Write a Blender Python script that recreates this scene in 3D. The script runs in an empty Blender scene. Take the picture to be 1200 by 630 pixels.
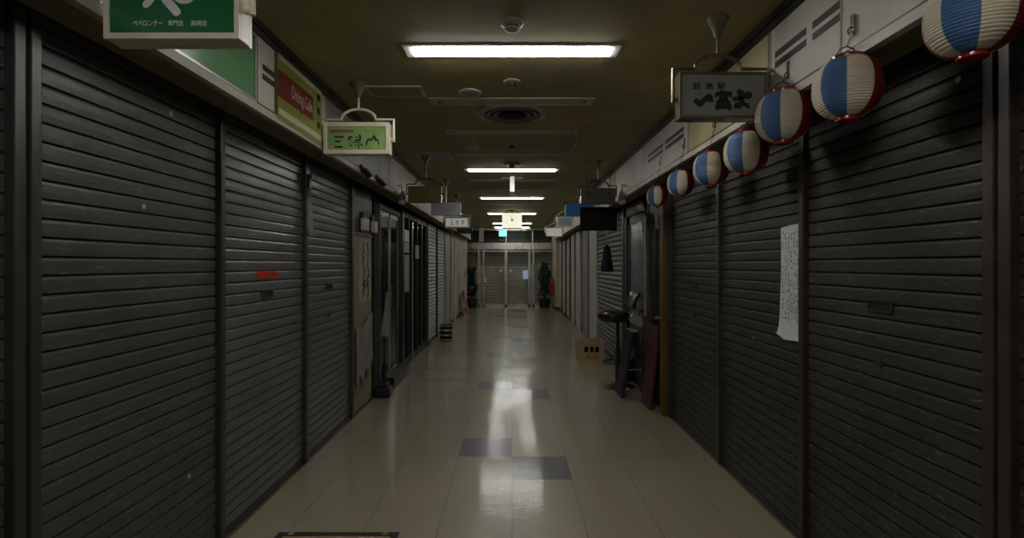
import bpy, bmesh, math, random
from mathutils import Vector
random.seed(7)
S = bpy.context.scene
COL = S.collection
F, VX, VY = 585.0, 600.0, 310.0      # focal length and vanishing point in the 1200x630 frame
EYE, CZ = 1.61, 2.99                 # eye height, ceiling height
WX, FX = 1.69, 1.453                 # half widths: shutter plane, fascia plane
FB = EYE + .88                       # underside of the fascia
TILE = .45
END = 19.2

# ------------------------------------------------------------------ materials
def nn(t, typ, **kw):
    n = t.nodes.new(typ)
    for k, v in kw.items(): setattr(n, k, v)
    return n
def M(t, op, a, b=None, c=None):
    n = nn(t, 'ShaderNodeMath', operation=op)
    for i, v in enumerate((a, b, c)):
        if v is None: continue
        if hasattr(v, 'links') or hasattr(v, 'is_linked'): t.links.new(v, n.inputs[i])
        else: n.inputs[i].default_value = v
    return n.outputs[0]
def new_mat(name):
    m = bpy.data.materials.new(name); m.use_nodes = True
    t = m.node_tree
    return m, t, t.nodes['Principled BSDF']
def srgb(r, g, b):
    f = lambda c: (c/255/12.92 if c/255 <= .04045 else ((c/255+.055)/1.055)**2.4)
    return (f(r), f(g), f(b))
def mixc(t, fac, a, b):
    n = nn(t, 'ShaderNodeMix', data_type='RGBA')
    if hasattr(fac, 'is_linked'): t.links.new(fac, n.inputs[0])
    else: n.inputs[0].default_value = fac
    for s, v in ((6, a), (7, b)):
        if hasattr(v, 'is_linked'): t.links.new(v, n.inputs[s])
        else: n.inputs[s].default_value = (*v[:3], 1)
    return n.outputs[2]
def pos(t): return nn(t, 'ShaderNodeNewGeometry').outputs['Position']
def noise(t, scale, detail=3, vec=None, stretch=None):
    n = nn(t, 'ShaderNodeTexNoise'); n.inputs['Scale'].default_value = scale; n.inputs['Detail'].default_value = detail
    v = vec if vec is not None else pos(t)
    if stretch:
        mp = nn(t, 'ShaderNodeMapping'); mp.inputs['Scale'].default_value = stretch
        t.links.new(v, mp.inputs[0]); v = mp.outputs[0]
    t.links.new(v, n.inputs['Vector'])
    return n.outputs['Fac']
def ramp(t, fac, a, b):
    n = nn(t, 'ShaderNodeMapRange'); t.links.new(fac, n.inputs[0])
    n.inputs[1].default_value = a; n.inputs[2].default_value = b
    return n.outputs[0]
def pm(name, col, rough=.5, metal=0, var=.15, scale=9, bump=0, coat=0, stretch=None):
    """plain painted or bare surface with mild wear"""
    m, t, p = new_mat(name)
    f = ramp(t, noise(t, scale, 4, stretch=stretch), .3, .7)
    lo = [c*(1-var) for c in col]; hi = [min(1, c*(1+var)) for c in col]
    t.links.new(mixc(t, f, lo, hi), p.inputs['Base Color'])
    t.links.new(M(t, 'MULTIPLY_ADD', f, .12, rough-.06), p.inputs['Roughness'])
    p.inputs['Metallic'].default_value = metal
    p.inputs['Coat Weight'].default_value = coat
    if bump:
        b = nn(t, 'ShaderNodeBump'); b.inputs['Strength'].default_value = bump; b.inputs['Distance'].default_value = .004
        t.links.new(noise(t, scale*6, 3), b.inputs['Height']); t.links.new(b.outputs[0], p.inputs['Normal'])
    return m
def em(name, col, strength):
    m, t, p = new_mat(name)
    p.inputs['Base Color'].default_value = (*col, 1)
    p.inputs['Emission Color'].default_value = (*col, 1)
    p.inputs['Emission Strength'].default_value = strength
    return m
def glass(name, tint, rough=.05, clear=.5):
    m, t, p = new_mat(name)
    p.inputs['Base Color'].default_value = (*tint, 1)
    p.inputs['Roughness'].default_value = rough
    tr = nn(t, 'ShaderNodeBsdfTransparent'); mx = nn(t, 'ShaderNodeMixShader'); mx.inputs[0].default_value = clear
    out = t.nodes['Material Output']
    t.links.new(p.outputs[0], mx.inputs[1]); t.links.new(tr.outputs[0], mx.inputs[2]); t.links.new(mx.outputs[0], out.inputs[0])
    return m

def floor_material():
    m, t, p = new_mat('waxed_floor_tile')
    sep = nn(t, 'ShaderNodeSeparateXYZ'); t.links.new(pos(t), sep.inputs[0])
    u = M(t, 'DIVIDE', sep.outputs[0], TILE)
    v = M(t, 'DIVIDE', M(t, 'SUBTRACT', sep.outputs[1], 3.743 - 10*5*TILE), TILE)
    iu, iv = M(t, 'FLOOR', u), M(t, 'FLOOR', v)
    fu, fv = M(t, 'SUBTRACT', u, iu), M(t, 'SUBTRACT', v, iv)
    row = M(t, 'MODULO', iv, 5)
    def eq(a, k): return M(t, 'COMPARE', a, float(k), .2)
    dark = M(t, 'MAXIMUM', M(t, 'MULTIPLY', eq(iu, 0), eq(row, 0)), M(t, 'MULTIPLY', eq(iu, -1), eq(row, 1)))
    cmb = nn(t, 'ShaderNodeCombineXYZ'); t.links.new(iu, cmb.inputs[0]); t.links.new(iv, cmb.inputs[1])
    wn = nn(t, 'ShaderNodeTexWhiteNoise', noise_dimensions='2D'); t.links.new(cmb.outputs[0], wn.inputs['Vector'])
    sp = ramp(t, noise(t, 160, 3), .35, .65)
    big = ramp(t, noise(t, 1.3, 4), .3, .7)
    c = mixc(t, sp, FLOOR_LO, FLOOR_HI)
    c = mixc(t, M(t, 'MULTIPLY', wn.outputs[0], .22), c, (.23, .205, .13))
    c = mixc(t, M(t, 'MULTIPLY', big, .25), c, (.20, .18, .115))
    d = mixc(t, sp, (.048, .050, .060), (.085, .088, .102))
    c = mixc(t, dark, c, d)
    # thin joints between the tiles, dirtier along the corridor than across it
    ju = M(t, 'MINIMUM', fu, M(t, 'SUBTRACT', 1.0, fu)); jv = M(t, 'MINIMUM', fv, M(t, 'SUBTRACT', 1.0, fv))
    gu = M(t, 'LESS_THAN', ju, .0075); gv = M(t, 'MULTIPLY', M(t, 'LESS_THAN', jv, .006), .35)
    g = M(t, 'MAXIMUM', gu, gv)
    c = mixc(t, M(t, 'MULTIPLY', g, .75), c, (.07, .06, .04))
    t.links.new(c, p.inputs['Base Color'])
    r = M(t, 'MULTIPLY_ADD', big, .06, .34)
    p.inputs['Specular IOR Level'].default_value = .8
    t.links.new(M(t, 'MAXIMUM', r, M(t, 'MULTIPLY', g, .4)), p.inputs['Roughness'])
    p.inputs['Coat Weight'].default_value = .9
    p.inputs['Coat Roughness'].default_value = .07
    # each tile lies a hair out of level; the wax carries fine cross ripples from the mop
    def tilt(k):
        w2 = nn(t, 'ShaderNodeTexWhiteNoise', noise_dimensions='3D'); cc = nn(t, 'ShaderNodeCombineXYZ'); cc.inputs[2].default_value = k
        t.links.new(iu, cc.inputs[0]); t.links.new(iv, cc.inputs[1]); t.links.new(cc.outputs[0], w2.inputs['Vector'])
        return M(t, 'MULTIPLY', M(t, 'SUBTRACT', w2.outputs[0], .5), .014)
    nv = nn(t, 'ShaderNodeCombineXYZ'); t.links.new(tilt(1.5), nv.inputs[0]); t.links.new(tilt(7.5), nv.inputs[1]); nv.inputs[2].default_value = 1
    no = nn(t, 'ShaderNodeVectorMath', operation='NORMALIZE'); t.links.new(nv.outputs[0], no.inputs[0])
    b = nn(t, 'ShaderNodeBump'); b.inputs['Strength'].default_value = 1; b.inputs['Distance'].default_value = .00062
    t.links.new(noise(t, 1, 2, stretch=(7, 75, 1)), b.inputs['Height']); t.links.new(no.outputs[0], b.inputs['Normal'])
    t.links.new(b.outputs[0], p.inputs['Coat Normal']); t.links.new(b.outputs[0], p.inputs['Normal'])
    return m
FLOOR_LO, FLOOR_HI = (.262, .232, .148), (.352, .314, .206)

def shutter_material(name, base, rough=.38, chips=True, metal=.0, spec=.5):
    m, t, p = new_mat(name)
    p.inputs['Specular IOR Level'].default_value = spec
    a = ramp(t, noise(t, 2.2, 5), .3, .7)
    s = ramp(t, noise(t, 6, 4, stretch=(1, 1, 9)), .35, .7)
    c = mixc(t, a, [k*.78 for k in base], [k*1.15 for k in base])
    c = mixc(t, M(t, 'MULTIPLY', s, .35), c, [k*1.5+.004 for k in base])
    if chips:   # scuffed streaks and small paint chips
        st = M(t, 'MULTIPLY', M(t, 'GREATER_THAN', noise(t, 13, 5, stretch=(1, 1, 7)), .645), .5)
        c = mixc(t, st, c, (.20, .195, .18))
        vo = nn(t, 'ShaderNodeTexVoronoi'); vo.inputs['Scale'].default_value = 3.6; t.links.new(pos(t), vo.inputs['Vector'])
        ch = M(t, 'MULTIPLY', M(t, 'LESS_THAN', M(t, 'ADD', vo.outputs['Distance'], M(t, 'MULTIPLY', noise(t, 60, 2), .05)), .072), M(t, 'GREATER_THAN', noise(t, 1.1, 2), .48))
        c = mixc(t, ch, c, (.42, .41, .38))
    t.links.new(c, p.inputs['Base Color'])
    t.links.new(M(t, 'MULTIPLY_ADD', a, .05, rough-.025), p.inputs['Roughness'])
    p.inputs['Metallic'].default_value = metal
    return m

MT = {}
MT['floor'] = floor_material()
MT['ceiling'] = pm('olive_ceiling_paint', (.33, .285, .145), .75, var=.16, scale=2.2)
MT['trim_dark'] = pm('dark_bronze_trim', (.030, .027, .022), .45)
MT['fascia'] = pm('grey_beige_fascia_paint', (.58, .555, .49), .5, var=.18, scale=3)
MT['fascia_yellow'] = pm('cream_fascia_paint', (.46, .40, .22), .5, var=.15, scale=3)
MT['soffit'] = pm('brown_soffit', (.17, .135, .085), .7)
MT['dark_wall'] = pm('dark_inner_wall', (.018, .016, .014), .8)
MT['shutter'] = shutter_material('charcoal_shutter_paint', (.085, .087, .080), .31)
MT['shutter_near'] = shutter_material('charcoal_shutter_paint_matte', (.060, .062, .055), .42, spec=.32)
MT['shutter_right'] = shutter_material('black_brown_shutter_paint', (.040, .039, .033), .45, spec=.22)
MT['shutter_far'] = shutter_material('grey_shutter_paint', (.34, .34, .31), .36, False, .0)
MT['post'] = pm('dark_shutter_post', (.036, .034, .030), .4, .1, .25, 14, stretch=(1, 1, .2))
MT['frame_dark'] = pm('dark_shop_frame', (.020, .019, .017), .45, 0, .2, 14)
MT['black_soft'] = pm('soft_black_paint', (.008, .008, .008), .65)
MT['shutter_dull'] = shutter_material('dull_shutter_paint', (.10, .10, .092), .5, False, spec=.3)
MT['post_brown'] = pm('brown_shutter_post', (.036, .024, .017), .45, 0, .25, 14)
MT['rail'] = pm('worn_floor_rail', (.16, .15, .12), .35, .6)
MT['alu'] = pm('dull_aluminium', (.36, .36, .34), .38, .7, .12, 12)
MT['chrome'] = pm('polished_steel', (.62, .62, .62), .14, 1, .05)
MT['stainless'] = pm('brushed_stainless', (.52, .50, .46), .3, .85, .1, 30, stretch=(1, 1, .1))
MT['black'] = pm('black_paint', (.012, .012, .012), .4)
MT['matte_black'] = pm('matte_black', (.004, .004, .004), .85)
MT['vinyl'] = pm('black_vinyl', (.014, .013, .013), .28, bump=.1)
MT['cream'] = pm('cream_enamel', (.62, .575, .44), .38, var=.1)
MT['bronze'] = pm('aged_bronze_frame', (.16, .13, .08), .32, .55)
MT['cup'] = pm('olive_brown_enamel', (.15, .125, .07), .4)
MT['darker_fascia'] = pm('darker_grey_fascia_paint', (.25, .245, .22), .5, var=.25, scale=4)
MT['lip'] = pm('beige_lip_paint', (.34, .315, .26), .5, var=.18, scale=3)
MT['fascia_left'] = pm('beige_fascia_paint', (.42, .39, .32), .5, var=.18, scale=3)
MT['pale_panel'] = pm('pale_grey_panel_paint', (.42, .41, .36), .5, var=.1, scale=2)
MT['grey_panel'] = pm('grey_panel_paint', (.22, .22, .21), .5, var=.1, scale=2)
MT['white'] = pm('white_plastic', (.70, .70, .67), .4, var=.07)
MT['offwhite'] = pm('yellowed_plastic', (.45, .42, .34), .5, var=.1)
MT['pan'] = pm('white_lamp_pan', (.75, .75, .72), .45, var=.05)
MT['green_face'] = pm('deep_green_acrylic', srgb(18, 94, 50), .22, var=.06, scale=3)
MT['green_panel'] = pm('mid_green_acrylic', srgb(98, 142, 98), .2, var=.08, scale=2)
MT['pink_white'] = pm('pale_letter_film', (.66, .60, .64), .4, var=.05)
MT['pale_green_ink'] = pm('pale_green_letter_film', (.74, .84, .74), .4, var=.05)
MT['lime'] = pm('lime_sign_face', srgb(116, 124, 56), .32, var=.1, scale=4)
MT['lime_stripe'] = pm('pale_sign_stripe', srgb(172, 166, 142), .35, var=.06)
MT['maroon'] = pm('maroon_sign_band', srgb(98, 28, 26), .35, var=.08)
MT['sign_green'] = pm('pale_green_sign_face', srgb(128, 158, 96), .35, var=.12, scale=14)
MT['ink'] = pm('black_ink', (.010, .010, .011), .5)
MT['ink_grey'] = pm('grey_ink', (.07, .08, .085), .5)
MT['ink_red'] = pm('red_brown_ink', srgb(118, 58, 38), .5)
MT['ink_cream'] = pm('cream_ink', srgb(205, 190, 150), .5)
MT['ink_green'] = pm('green_ink', srgb(66, 96, 40), .5)
MT['grey_face'] = pm('grey_sign_face', (.25, .245, .215), .4, var=.08)
MT['olive_face'] = pm('olive_sign_face', srgb(108, 96, 32), .4, var=.1)
MT['dim_face'] = pm('faded_grey_sign_face', (.105, .10, .082), .4, var=.12)
MT['smoke_face'] = pm('smoky_acrylic', (.20, .21, .21), .3, var=.1)
MT['blue_face'] = pm('blue_sign_face', srgb(34, 104, 168), .35, var=.08)
MT['ice_face'] = pm('pale_blue_sign_face', srgb(140, 165, 170), .35, var=.05)
MT['white_face'] = pm('white_sign_face', (.66, .65, .63), .4, var=.06)
MT['lan_white'] = pm('cream_lantern_paper', (.58, .515, .39), .55, var=.06, scale=20)
MT['lan_blue'] = pm('blue_lantern_paper', srgb(60, 96, 140), .5, var=.08, scale=20)
MT['lan_red'] = pm('red_lantern_paper', srgb(122, 24, 26), .5, var=.08, scale=20)
MT['lan_cap'] = pm('red_lantern_ring', srgb(140, 34, 34), .2, var=.05)
MT['paper'] = pm('white_notice_paper', (.60, .60, .60), .7, var=.05, scale=30)
MT['paper_old'] = pm('yellowed_paper', (.30, .27, .19), .7, var=.15, scale=10)
MT['plywood'] = pm('beige_panel_board', (.21, .18, .12), .5, var=.22, scale=5)
MT['cloth'] = pm('pale_grey_cloth', (.22, .21, .18), .85, var=.2, scale=14)
MT['red'] = pm('red_sticker_film', srgb(190, 40, 26), .4, var=.1)
MT['red_can'] = pm('red_extinguisher_enamel', srgb(150, 48, 46), .3)
MT['red_board'] = pm('maroon_board_paint', srgb(72, 34, 34), .5, var=.2)
MT['wood_post'] = pm('ochre_wood', srgb(88, 64, 32), .5, var=.2, scale=4, stretch=(8, 8, .6))
MT['wood_dark'] = pm('dark_door_wood', (.045, .034, .024), .45, var=.2, scale=4, stretch=(8, 8, .6))
MT['dark_glass'] = glass('dark_shop_glass', (.010, .011, .012), .05, .35)
MT['blue_glass'] = pm('frosted_blue_grey_glass', (.13, .145, .175), .3, var=.1, scale=2)
MT['door_glass'] = glass('clear_door_glass', (.06, .07, .065), .04, .84)
MT['beige_wall'] = pm('beige_wall_paint', (.37, .34, .26), .55, var=.1, scale=2)
MT['end_shutter'] = shutter_material('beige_grey_shutter', (.45, .43, .33), .4, False)
MT['leaf'] = pm('dark_green_leaf', (.020, .050, .018), .45, var=.35, scale=12)
MT['bark'] = pm('brown_bark', (.06, .04, .025), .8)
MT['crate'] = pm('tan_crate_plastic', srgb(176, 150, 106), .45, var=.08)
MT['bottle'] = pm('dark_brown_bottle_glass', (.012, .008, .006), .12)
MT['hatch'] = pm('ochre_hatch_infill', (.33, .26, .12), .4, var=.12)
for k_, e_ in (('new', 54), ('good', 40), ('mid', 24), ('aged', 20)): MT['tube_'+k_] = em('lit_tube_'+k_, (1.0, .98, .945), e_)  # tube strength is set by place to balance brightness, not by age
MT['clock_face'] = em('lit_clock_face', (1.0, .96, .78), .85)
MT['exit_face'] = em('lit_exit_face', (.22, .95, .80), .62)
MT['blue_glow'] = em('bluish_glass_glow', (.50, .56, .85), .40)
MT['sign_glow'] = em('dim_lit_sign', (.80, .78, .72), .26)

# ------------------------------------------------------------------ mesh helpers
class MB:
    def __init__(s): s.v, s.f, s.mi = [], [], []
    def add(s, vs, fs, mi=0):
        k = len(s.v); s.v += [tuple(v) for v in vs]; s.f += [tuple(i+k for i in f) for f in fs]; s.mi += [mi]*len(fs); return s
    def box(s, x0, x1, y0, y1, z0, z1, mi=0, ch=0):
        x0, x1 = sorted((x0, x1)); y0, y1 = sorted((y0, y1)); z0, z1 = sorted((z0, z1))
        if not ch:
            return s.add([(x, y, z) for x in (x0, x1) for y in (y0, y1) for z in (z0, z1)],
                         [(0, 1, 3, 2), (4, 6, 7, 5), (0, 4, 5, 1), (2, 3, 7, 6), (0, 2, 6, 4), (1, 5, 7, 3)], mi)
        bm = bmesh.new(); bmesh.ops.create_cube(bm, size=1)
        for v in bm.verts: v.co = ((x0+x1)/2+v.co.x*(x1-x0), (y0+y1)/2+v.co.y*(y1-y0), (z0+z1)/2+v.co.z*(z1-z0))
        bmesh.ops.bevel(bm, geom=bm.edges[:], offset=ch, segments=2, affect='EDGES', profile=.5)
        bm.verts.index_update()
        s.add([v.co[:] for v in bm.verts], [[v.index for v in f.verts] for f in bm.faces], mi); bm.free(); return s
    def tube(s, pts, r, n=8, mi=0, caps=True):
        pts = [Vector(p) for p in pts]; rs = r if isinstance(r, (list, tuple)) else [r]*len(pts)
        rings, up = [], None
        for i, p in enumerate(pts):
            d = (pts[min(i+1, len(pts)-1)] - pts[max(i-1, 0)]).normalized()
            if up is None: up = Vector((0, 0, 1)) if abs(d.z) < .9 else Vector((1, 0, 0))
            a = d.cross(up).normalized(); b = a.cross(d).normalized(); up = b
            rings.append([p + rs[i]*(math.cos(2*math.pi*k/n)*a + math.sin(2*math.pi*k/n)*b) for k in range(n)])
        fs = []
        for i in range(len(pts)-1):
            for k in range(n): fs.append((i*n+k, i*n+(k+1) % n, (i+1)*n+(k+1) % n, (i+1)*n+k))
        if caps: fs += [tuple(range(n))[::-1], tuple((len(pts)-1)*n+k for k in range(n))]
        return s.add([q for rr in rings for q in rr], fs, mi)
    def lathe(s, prof, c, n=24, mi=0, sector=None, caps=True):
        vs = [(c[0]+r*math.cos(2*math.pi*k/n), c[1]+r*math.sin(2*math.pi*k/n), c[2]+z) for r, z in prof for k in range(n)]
        for i in range(len(prof)-1):
            pass
        k0 = len(s.v); s.v += vs
        for i in range(len(prof)-1):
            for k in range(n):
                s.f.append((k0+i*n+k, k0+i*n+(k+1) % n, k0+(i+1)*n+(k+1) % n, k0+(i+1)*n+k))
                s.mi.append(sector(2*math.pi*(k+.5)/n) if sector else mi)
        if caps:
            s.f.append(tuple(k0+k for k in range(n))[::-1]); s.f.append(tuple(k0+(len(prof)-1)*n+k for k in range(n))); s.mi += [mi, mi]
        return s
    def prism(s, poly, fr, d, mi=0):
        """outline (u, v) in frame fr, from depth 0 to d along its normal"""
        n = len(poly)
        return s.add([fr(u, v, 0) for u, v in poly] + [fr(u, v, d) for u, v in poly],
                     [tuple(range(n))[::-1], tuple(range(n, 2*n))] + [(i, (i+1) % n, n+(i+1) % n, n+i) for i in range(n)], mi)
    def stroke(s, pts, ws, fr, d=.0015):
        ws = ws if isinstance(ws, (list, tuple)) else [ws]*len(pts)
        for i in range(len(pts)-1):
            (a, b), (c, e) = pts[i], pts[i+1]; L = math.hypot(c-a, e-b) or 1e-6
            d += .00004; nx, ny = -(e-b)/L, (c-a)/L; w0, w1 = ws[i]/2, ws[i+1]/2
            s.prism([(a-nx*w0, b-ny*w0), (c-nx*w1, e-ny*w1), (c+nx*w1, e+ny*w1), (a+nx*w0, b+ny*w0)], fr, d)
        for (a, b), w in zip(pts, ws):
            d += .00004
            s.prism([(a+w/2*math.cos(k*.5236), b+w/2*math.sin(k*.5236)) for k in range(12)], fr, d)
        return s

ROOT = {}
def link(o): COL.objects.link(o); return o
def props(o, label=None, cat=None, group=None, kind=None):
    for k, v in (('label', label), ('category', cat), ('group', group), ('kind', kind)):
        if v: o[k] = v
    return o
def mesh_ob(name, mb, mats, off=(0, 0, 0), smooth=False):
    me = bpy.data.meshes.new(name)
    me.from_pydata([(x-off[0], y-off[1], z-off[2]) for x, y, z in mb.v], [], mb.f)
    for m in (mats if isinstance(mats, (list, tuple)) else [mats]): me.materials.append(m)
    me.polygons.foreach_set('material_index', mb.mi)
    bm = bmesh.new(); bm.from_mesh(me); bmesh.ops.recalc_face_normals(bm, faces=bm.faces); bm.to_mesh(me); bm.free()
    me.update()
    if smooth:
        me.shade_smooth() if hasattr(me, 'shade_smooth') else None
        me.set_sharp_from_angle(angle=math.radians(42))
    return link(bpy.data.objects.new(name, me))
def struct(name, mb, mat):
    return props(mesh_ob(name, mb, mat), kind='structure')
def thing(name, base, label, cat, group=None):
    o = link(bpy.data.objects.new(name, None)); o.location = base; o.empty_display_size = .1
    ROOT[o.name] = Vector(base)
    return props(o, label, cat, group)
def solo(name, mb, mat, base, label, cat, group=None, smooth=False):
    o = mesh_ob(name, mb, mat, base, smooth); o.location = base; ROOT[o.name] = Vector(base)
    return props(o, label, cat, group)
def part(name, mb, mat, parent, smooth=False, label=None):
    base = ROOT[parent.name]
    o = mesh_ob(name, mb, mat, base, smooth); o.parent = parent; ROOT[o.name] = base
    if label: o['label'] = label
    return o

# drawing frames: (u, v, n) -> world, on surfaces facing the viewer, the left wall or the right wall
def front(y): return lambda u, v, n: (u, y-n, v)
def lwall(x): return lambda u, v, n: (x+n, u, v)
def rwall(x): return lambda u, v, n: (x-n, u, v)
def tmesh(body):
    c = bpy.data.curves.new('t', 'FONT'); c.body = body; c.resolution_u = 4
    o = link(bpy.data.objects.new('t', c))
    dg = bpy.context.evaluated_depsgraph_get(); dg.update()
    me = bpy.data.meshes.new_from_object(o.evaluated_get(dg))
    vs = [v.co[:] for v in me.vertices]; fs = [tuple(p.vertices) for p in me.polygons]
    bpy.data.objects.remove(o); bpy.data.curves.remove(c); bpy.data.meshes.remove(me)
    return vs, fs
def text(mb, body, u0, u1, v0, v1, fr, lift=.0015, flip=False):
    """flat lettering filling the box u0..u1, v0..v1"""
    vs, fs = tmesh(body)
    xs = [v[0] for v in vs]; ys = [v[1] for v in vs]; ax, bx, ay, by = min(xs), max(xs), min(ys), max(ys)
    out = []
    for x, y, _ in vs:
        k = (x-ax)/(bx-ax or 1)
        if flip: k = 1-k
        out.append(fr(u0+k*(u1-u0), v0+(y-ay)/(by-ay or 1)*(v1-v0), lift))
    return mb.add(out, fs)

def dep(off, h): return F*h/off
def px(x, D): return (x-VX)*D/F
def pz(y, D): return EYE-(y-VY)*D/F

# ------------------------------------------------------------------ room shell
Y0, Y1 = -3.0, 20.2
struct('floor', MB().box(-2.1, 2.1, Y0, Y1+.6, -.08, 0), MT['floor'])
LAMPS = [(-2.8, 0), (.2, 1), (1.2, 0), (3.22, 1), (4.22, 0), (5.2, 0), (6.25, 0), (7.25, 1), (8.2, 0), (9.2, 0), (10.3, 1), (11.4, 0), (12.4, 0), (13.4, 1), (15, 0), (16.6, 1), (18.4, 1)]
cb = MB(); hx, hy = .665, .078
cb.box(-2.1, -hx, Y0, Y1+.6, CZ, CZ+.1); cb.box(hx, 2.1, Y0, Y1+.6, CZ, CZ+.1)
ys = [Y0] + [y for L, _ in LAMPS for y in (L-hy, L+hy)] + [Y1+.6]
for a, b in zip(ys[::2], ys[1::2]): cb.box(-hx, hx, a, b, CZ, CZ+.1)
struct('ceiling', cb, MT['ceiling'])
struct('wall_left', MB().box(-2.2, -2.1, Y0, Y1+.6, 0, CZ), MT['dark_wall'])
struct('wall_right', MB().box(2.1, 2.2, Y0, Y1+.6, 0, CZ), MT['dark_wall'])
struct('wall_back', MB().box(-2.1, 2.1, Y0-.1, Y0, 0, CZ), MT['beige_wall'])
struct('wall_end', MB().box(-2.1, 2.1, Y1+.5, Y1+.6, 0, CZ), MT['dark_wall'])
# plain closed frontage beside and behind the viewer's place
for sx, nm in ((-1, 'left'), (1, 'right')):
    struct('wall_panel_'+nm, MB().box(sx*WX, sx*2.1, Y0, .50, 0, CZ), MT['dark_wall'])
# header box over the shops: face, lip, soffit, shadow joint under the ceiling
n = 0
for sx in (-1, 1):
    b = MB().box(sx*FX, sx*1.62, Y0, 17.6, FB+.012, CZ)
    n += 1; struct('trim_%d' % n, b, MT['fascia' if sx > 0 else 'fascia_left'])
    n += 1; struct('trim_%d' % n, MB().box(sx*(FX+.012), sx*1.64, Y0, 17.6, FB-.004, FB+.012), MT['soffit'])
    b = MB().box(sx*(FX-.018), sx*(FX+.02), Y0, 17.6, FB-.012, FB+.03)
    n += 1; struct('trim_%d' % n, b, MT['lip' if sx < 0 else 'fascia'])
    n += 1; struct('trim_%d' % n, MB().box(sx*(FX-.006), sx*FX, Y0, 17.6, FB+.03, FB+.046), MT['trim_dark'])
    b = MB().box(sx*(FX-.03), sx*FX, Y0, 17.6, CZ-.035, CZ).box(sx*(FX-.012), sx*FX, Y0, 17.6, CZ-.075, CZ-.035)
    n += 1; struct('trim_%d' % n, b, MT['trim_dark'])
    b = MB().box(sx*1.665, sx*1.685, Y0, 17.6, 0, .008)
    n += 1; struct('trim_%d' % n, MB().box(sx*1.687, sx*2.1, Y0, 17.6, 0, .0085), MT['trim_dark'])
    n += 1; struct('trim_%d' % n, b, MT['rail'])

# vertical joints in the fascia, as slim cover strips
for sx, side, ds in ((-1, 'left', (1.35, 2.82, 5.97, 7.6, 9.4, 12)), (1, 'right', (1.52, 2.80, 4.1, 5.5, 7.0, 8.6, 11))):
    b = MB()
    for D in ds: b.box(sx*FX, sx*(FX-.006), D-.008, D+.008, FB+.03, CZ-.075)
    n += 1; struct('trim_%d' % n, b, MT['alu'])

# ------------------------------------------------------------------ lamps in the ceiling
lamp_words = {3.22: 'nearest of the lit tube lights, above the two facing hanging signs', 7.25: 'second lit tube light from the viewer, with the edge-on sign below it',
              10.3: 'third lit tube light from the viewer, just ahead of the lit clock', 13.4: 'fourth lit tube light, seen behind the top of the lit clock',
              16.6: 'fifth lit tube light, half hidden behind the lit clock', 18.4: 'farthest lit tube light, right before the glass end doors', .2: 'lit tube light right over the viewer'}
unlit_words = {1.2: 'unlit ceiling trough just ahead of the viewer', -2.8: 'unlit ceiling trough behind the viewer', 4.22: 'unlit ceiling trough with a sooty round vent right behind it', 5.2: 'second unlit ceiling trough from the viewer, behind the sooty round vent',
               6.25: 'third unlit ceiling trough, just before the second lit tube light', 8.2: 'first unlit ceiling trough behind the second lit tube light', 9.2: 'unlit ceiling trough just before the third lit tube light',
               11.4: 'unlit ceiling trough above the lit clock', 12.4: 'unlit ceiling trough behind the lit clock', 15: 'unlit ceiling trough far back, before the fifth lit tube light'}
for y, lit in LAMPS:
    t = thing('ceiling_light', (0, y, CZ), (lamp_words if lit else unlit_words)[y], 'ceiling light', 'lit tube lights along the ceiling' if lit else 'unlit ceiling troughs')
    b = MB()
    for s in (-1, 1):
        b.box(-.69, .69, y+s*.066, y+s*.092, CZ-.007, CZ-.0005); b.box(s*.645, s*.69, y-.066, y+.066, CZ-.007, CZ-.0005)
    part('light_frame', b, MT['pan' if lit else 'offwhite'], t)
    b = MB().box(-.66, .66, y-.073, y+.073, CZ+.066, CZ+.072)
    for s in (-1, 1): b.box(-.66, .66, y+s*.067, y+s*.073, CZ, CZ+.066); b.box(s*.654, s*.66, y-.067, y+.067, CZ, CZ+.066)
    part('reflector_pan', b, MT['pan'], t)
    if lit:
        for s in (-1, 1):
            part('light_tube', MB().tube([(-.63, y+s*.034, CZ-.002), (.63, y+s*.034, CZ-.002)], .019, 12), MT['tube_new' if y < 1 else 'tube_good' if y < 4 else 'tube_mid' if y < 8 or y > 18 else 'tube_aged'], t, True)
        for s in (-1, 1):
            part('lamp_holder', MB().box(s*.632, s*.652, y-.058, y+.058, CZ+.002, CZ+.06, ch=.004)  .box(s*.645, s*.653, y-.02, y+.02, CZ+.01, CZ+.05), MT['offwhite'], t)
    else:
        part('cover_plate', MB().box(-.645, .645, y-.062, y+.062, CZ-.004, CZ+.006), MT['offwhite'], t)
        part('end_catch', MB().box(.60, .625, y-.012, y+.012, CZ-.010, CZ-.004), MT['black'], t)
        part('end_catch', MB().box(-.625, -.60, y-.012, y+.012, CZ-.010, CZ-.004), MT['black'], t)

# ------------------------------------------------------------------ other fittings on the ceiling
def disc_fit(name, x, y, prof, mat, label, cat, parts=(), n=28, group=None):
    t = thing(name, (x, y, CZ), label, cat, group)
    part('housing', MB().lathe(prof, (x, y, CZ), n), mat, t, True)
    for nm, p2, m2 in parts: part(nm, MB().lathe(p2, (x, y, CZ), n), m2, t, True)
    return t
disc_fit('smoke_detector', 0, 2.84, [(.066, 0), (.066, -.016), (.056, -.022), (.046, -.024)], MT['offwhite'], 'domed smoke detector in front of the nearest lit tube light', 'smoke detector',
         [('sensor_cage', [(.046, -.024), (.043, -.044), (.030, -.052), (.012, -.053)], MT['offwhite']), ('sensor_slot', [(.0455, -.030), (.0455, -.036)], MT['black'])])
disc_fit('ceiling_speaker', px(551, 4.0), 4.0, [(.092, 0), (.092, -.008), (.082, -.012), (.02, -.012)], MT['offwhite'], 'plain pale disc behind the nearest lit tube light, left of the middle', 'ceiling speaker',
         [('grille', [(.07, -.012), (.05, -.014), (.01, -.014)], MT['grey_face'])])
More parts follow.
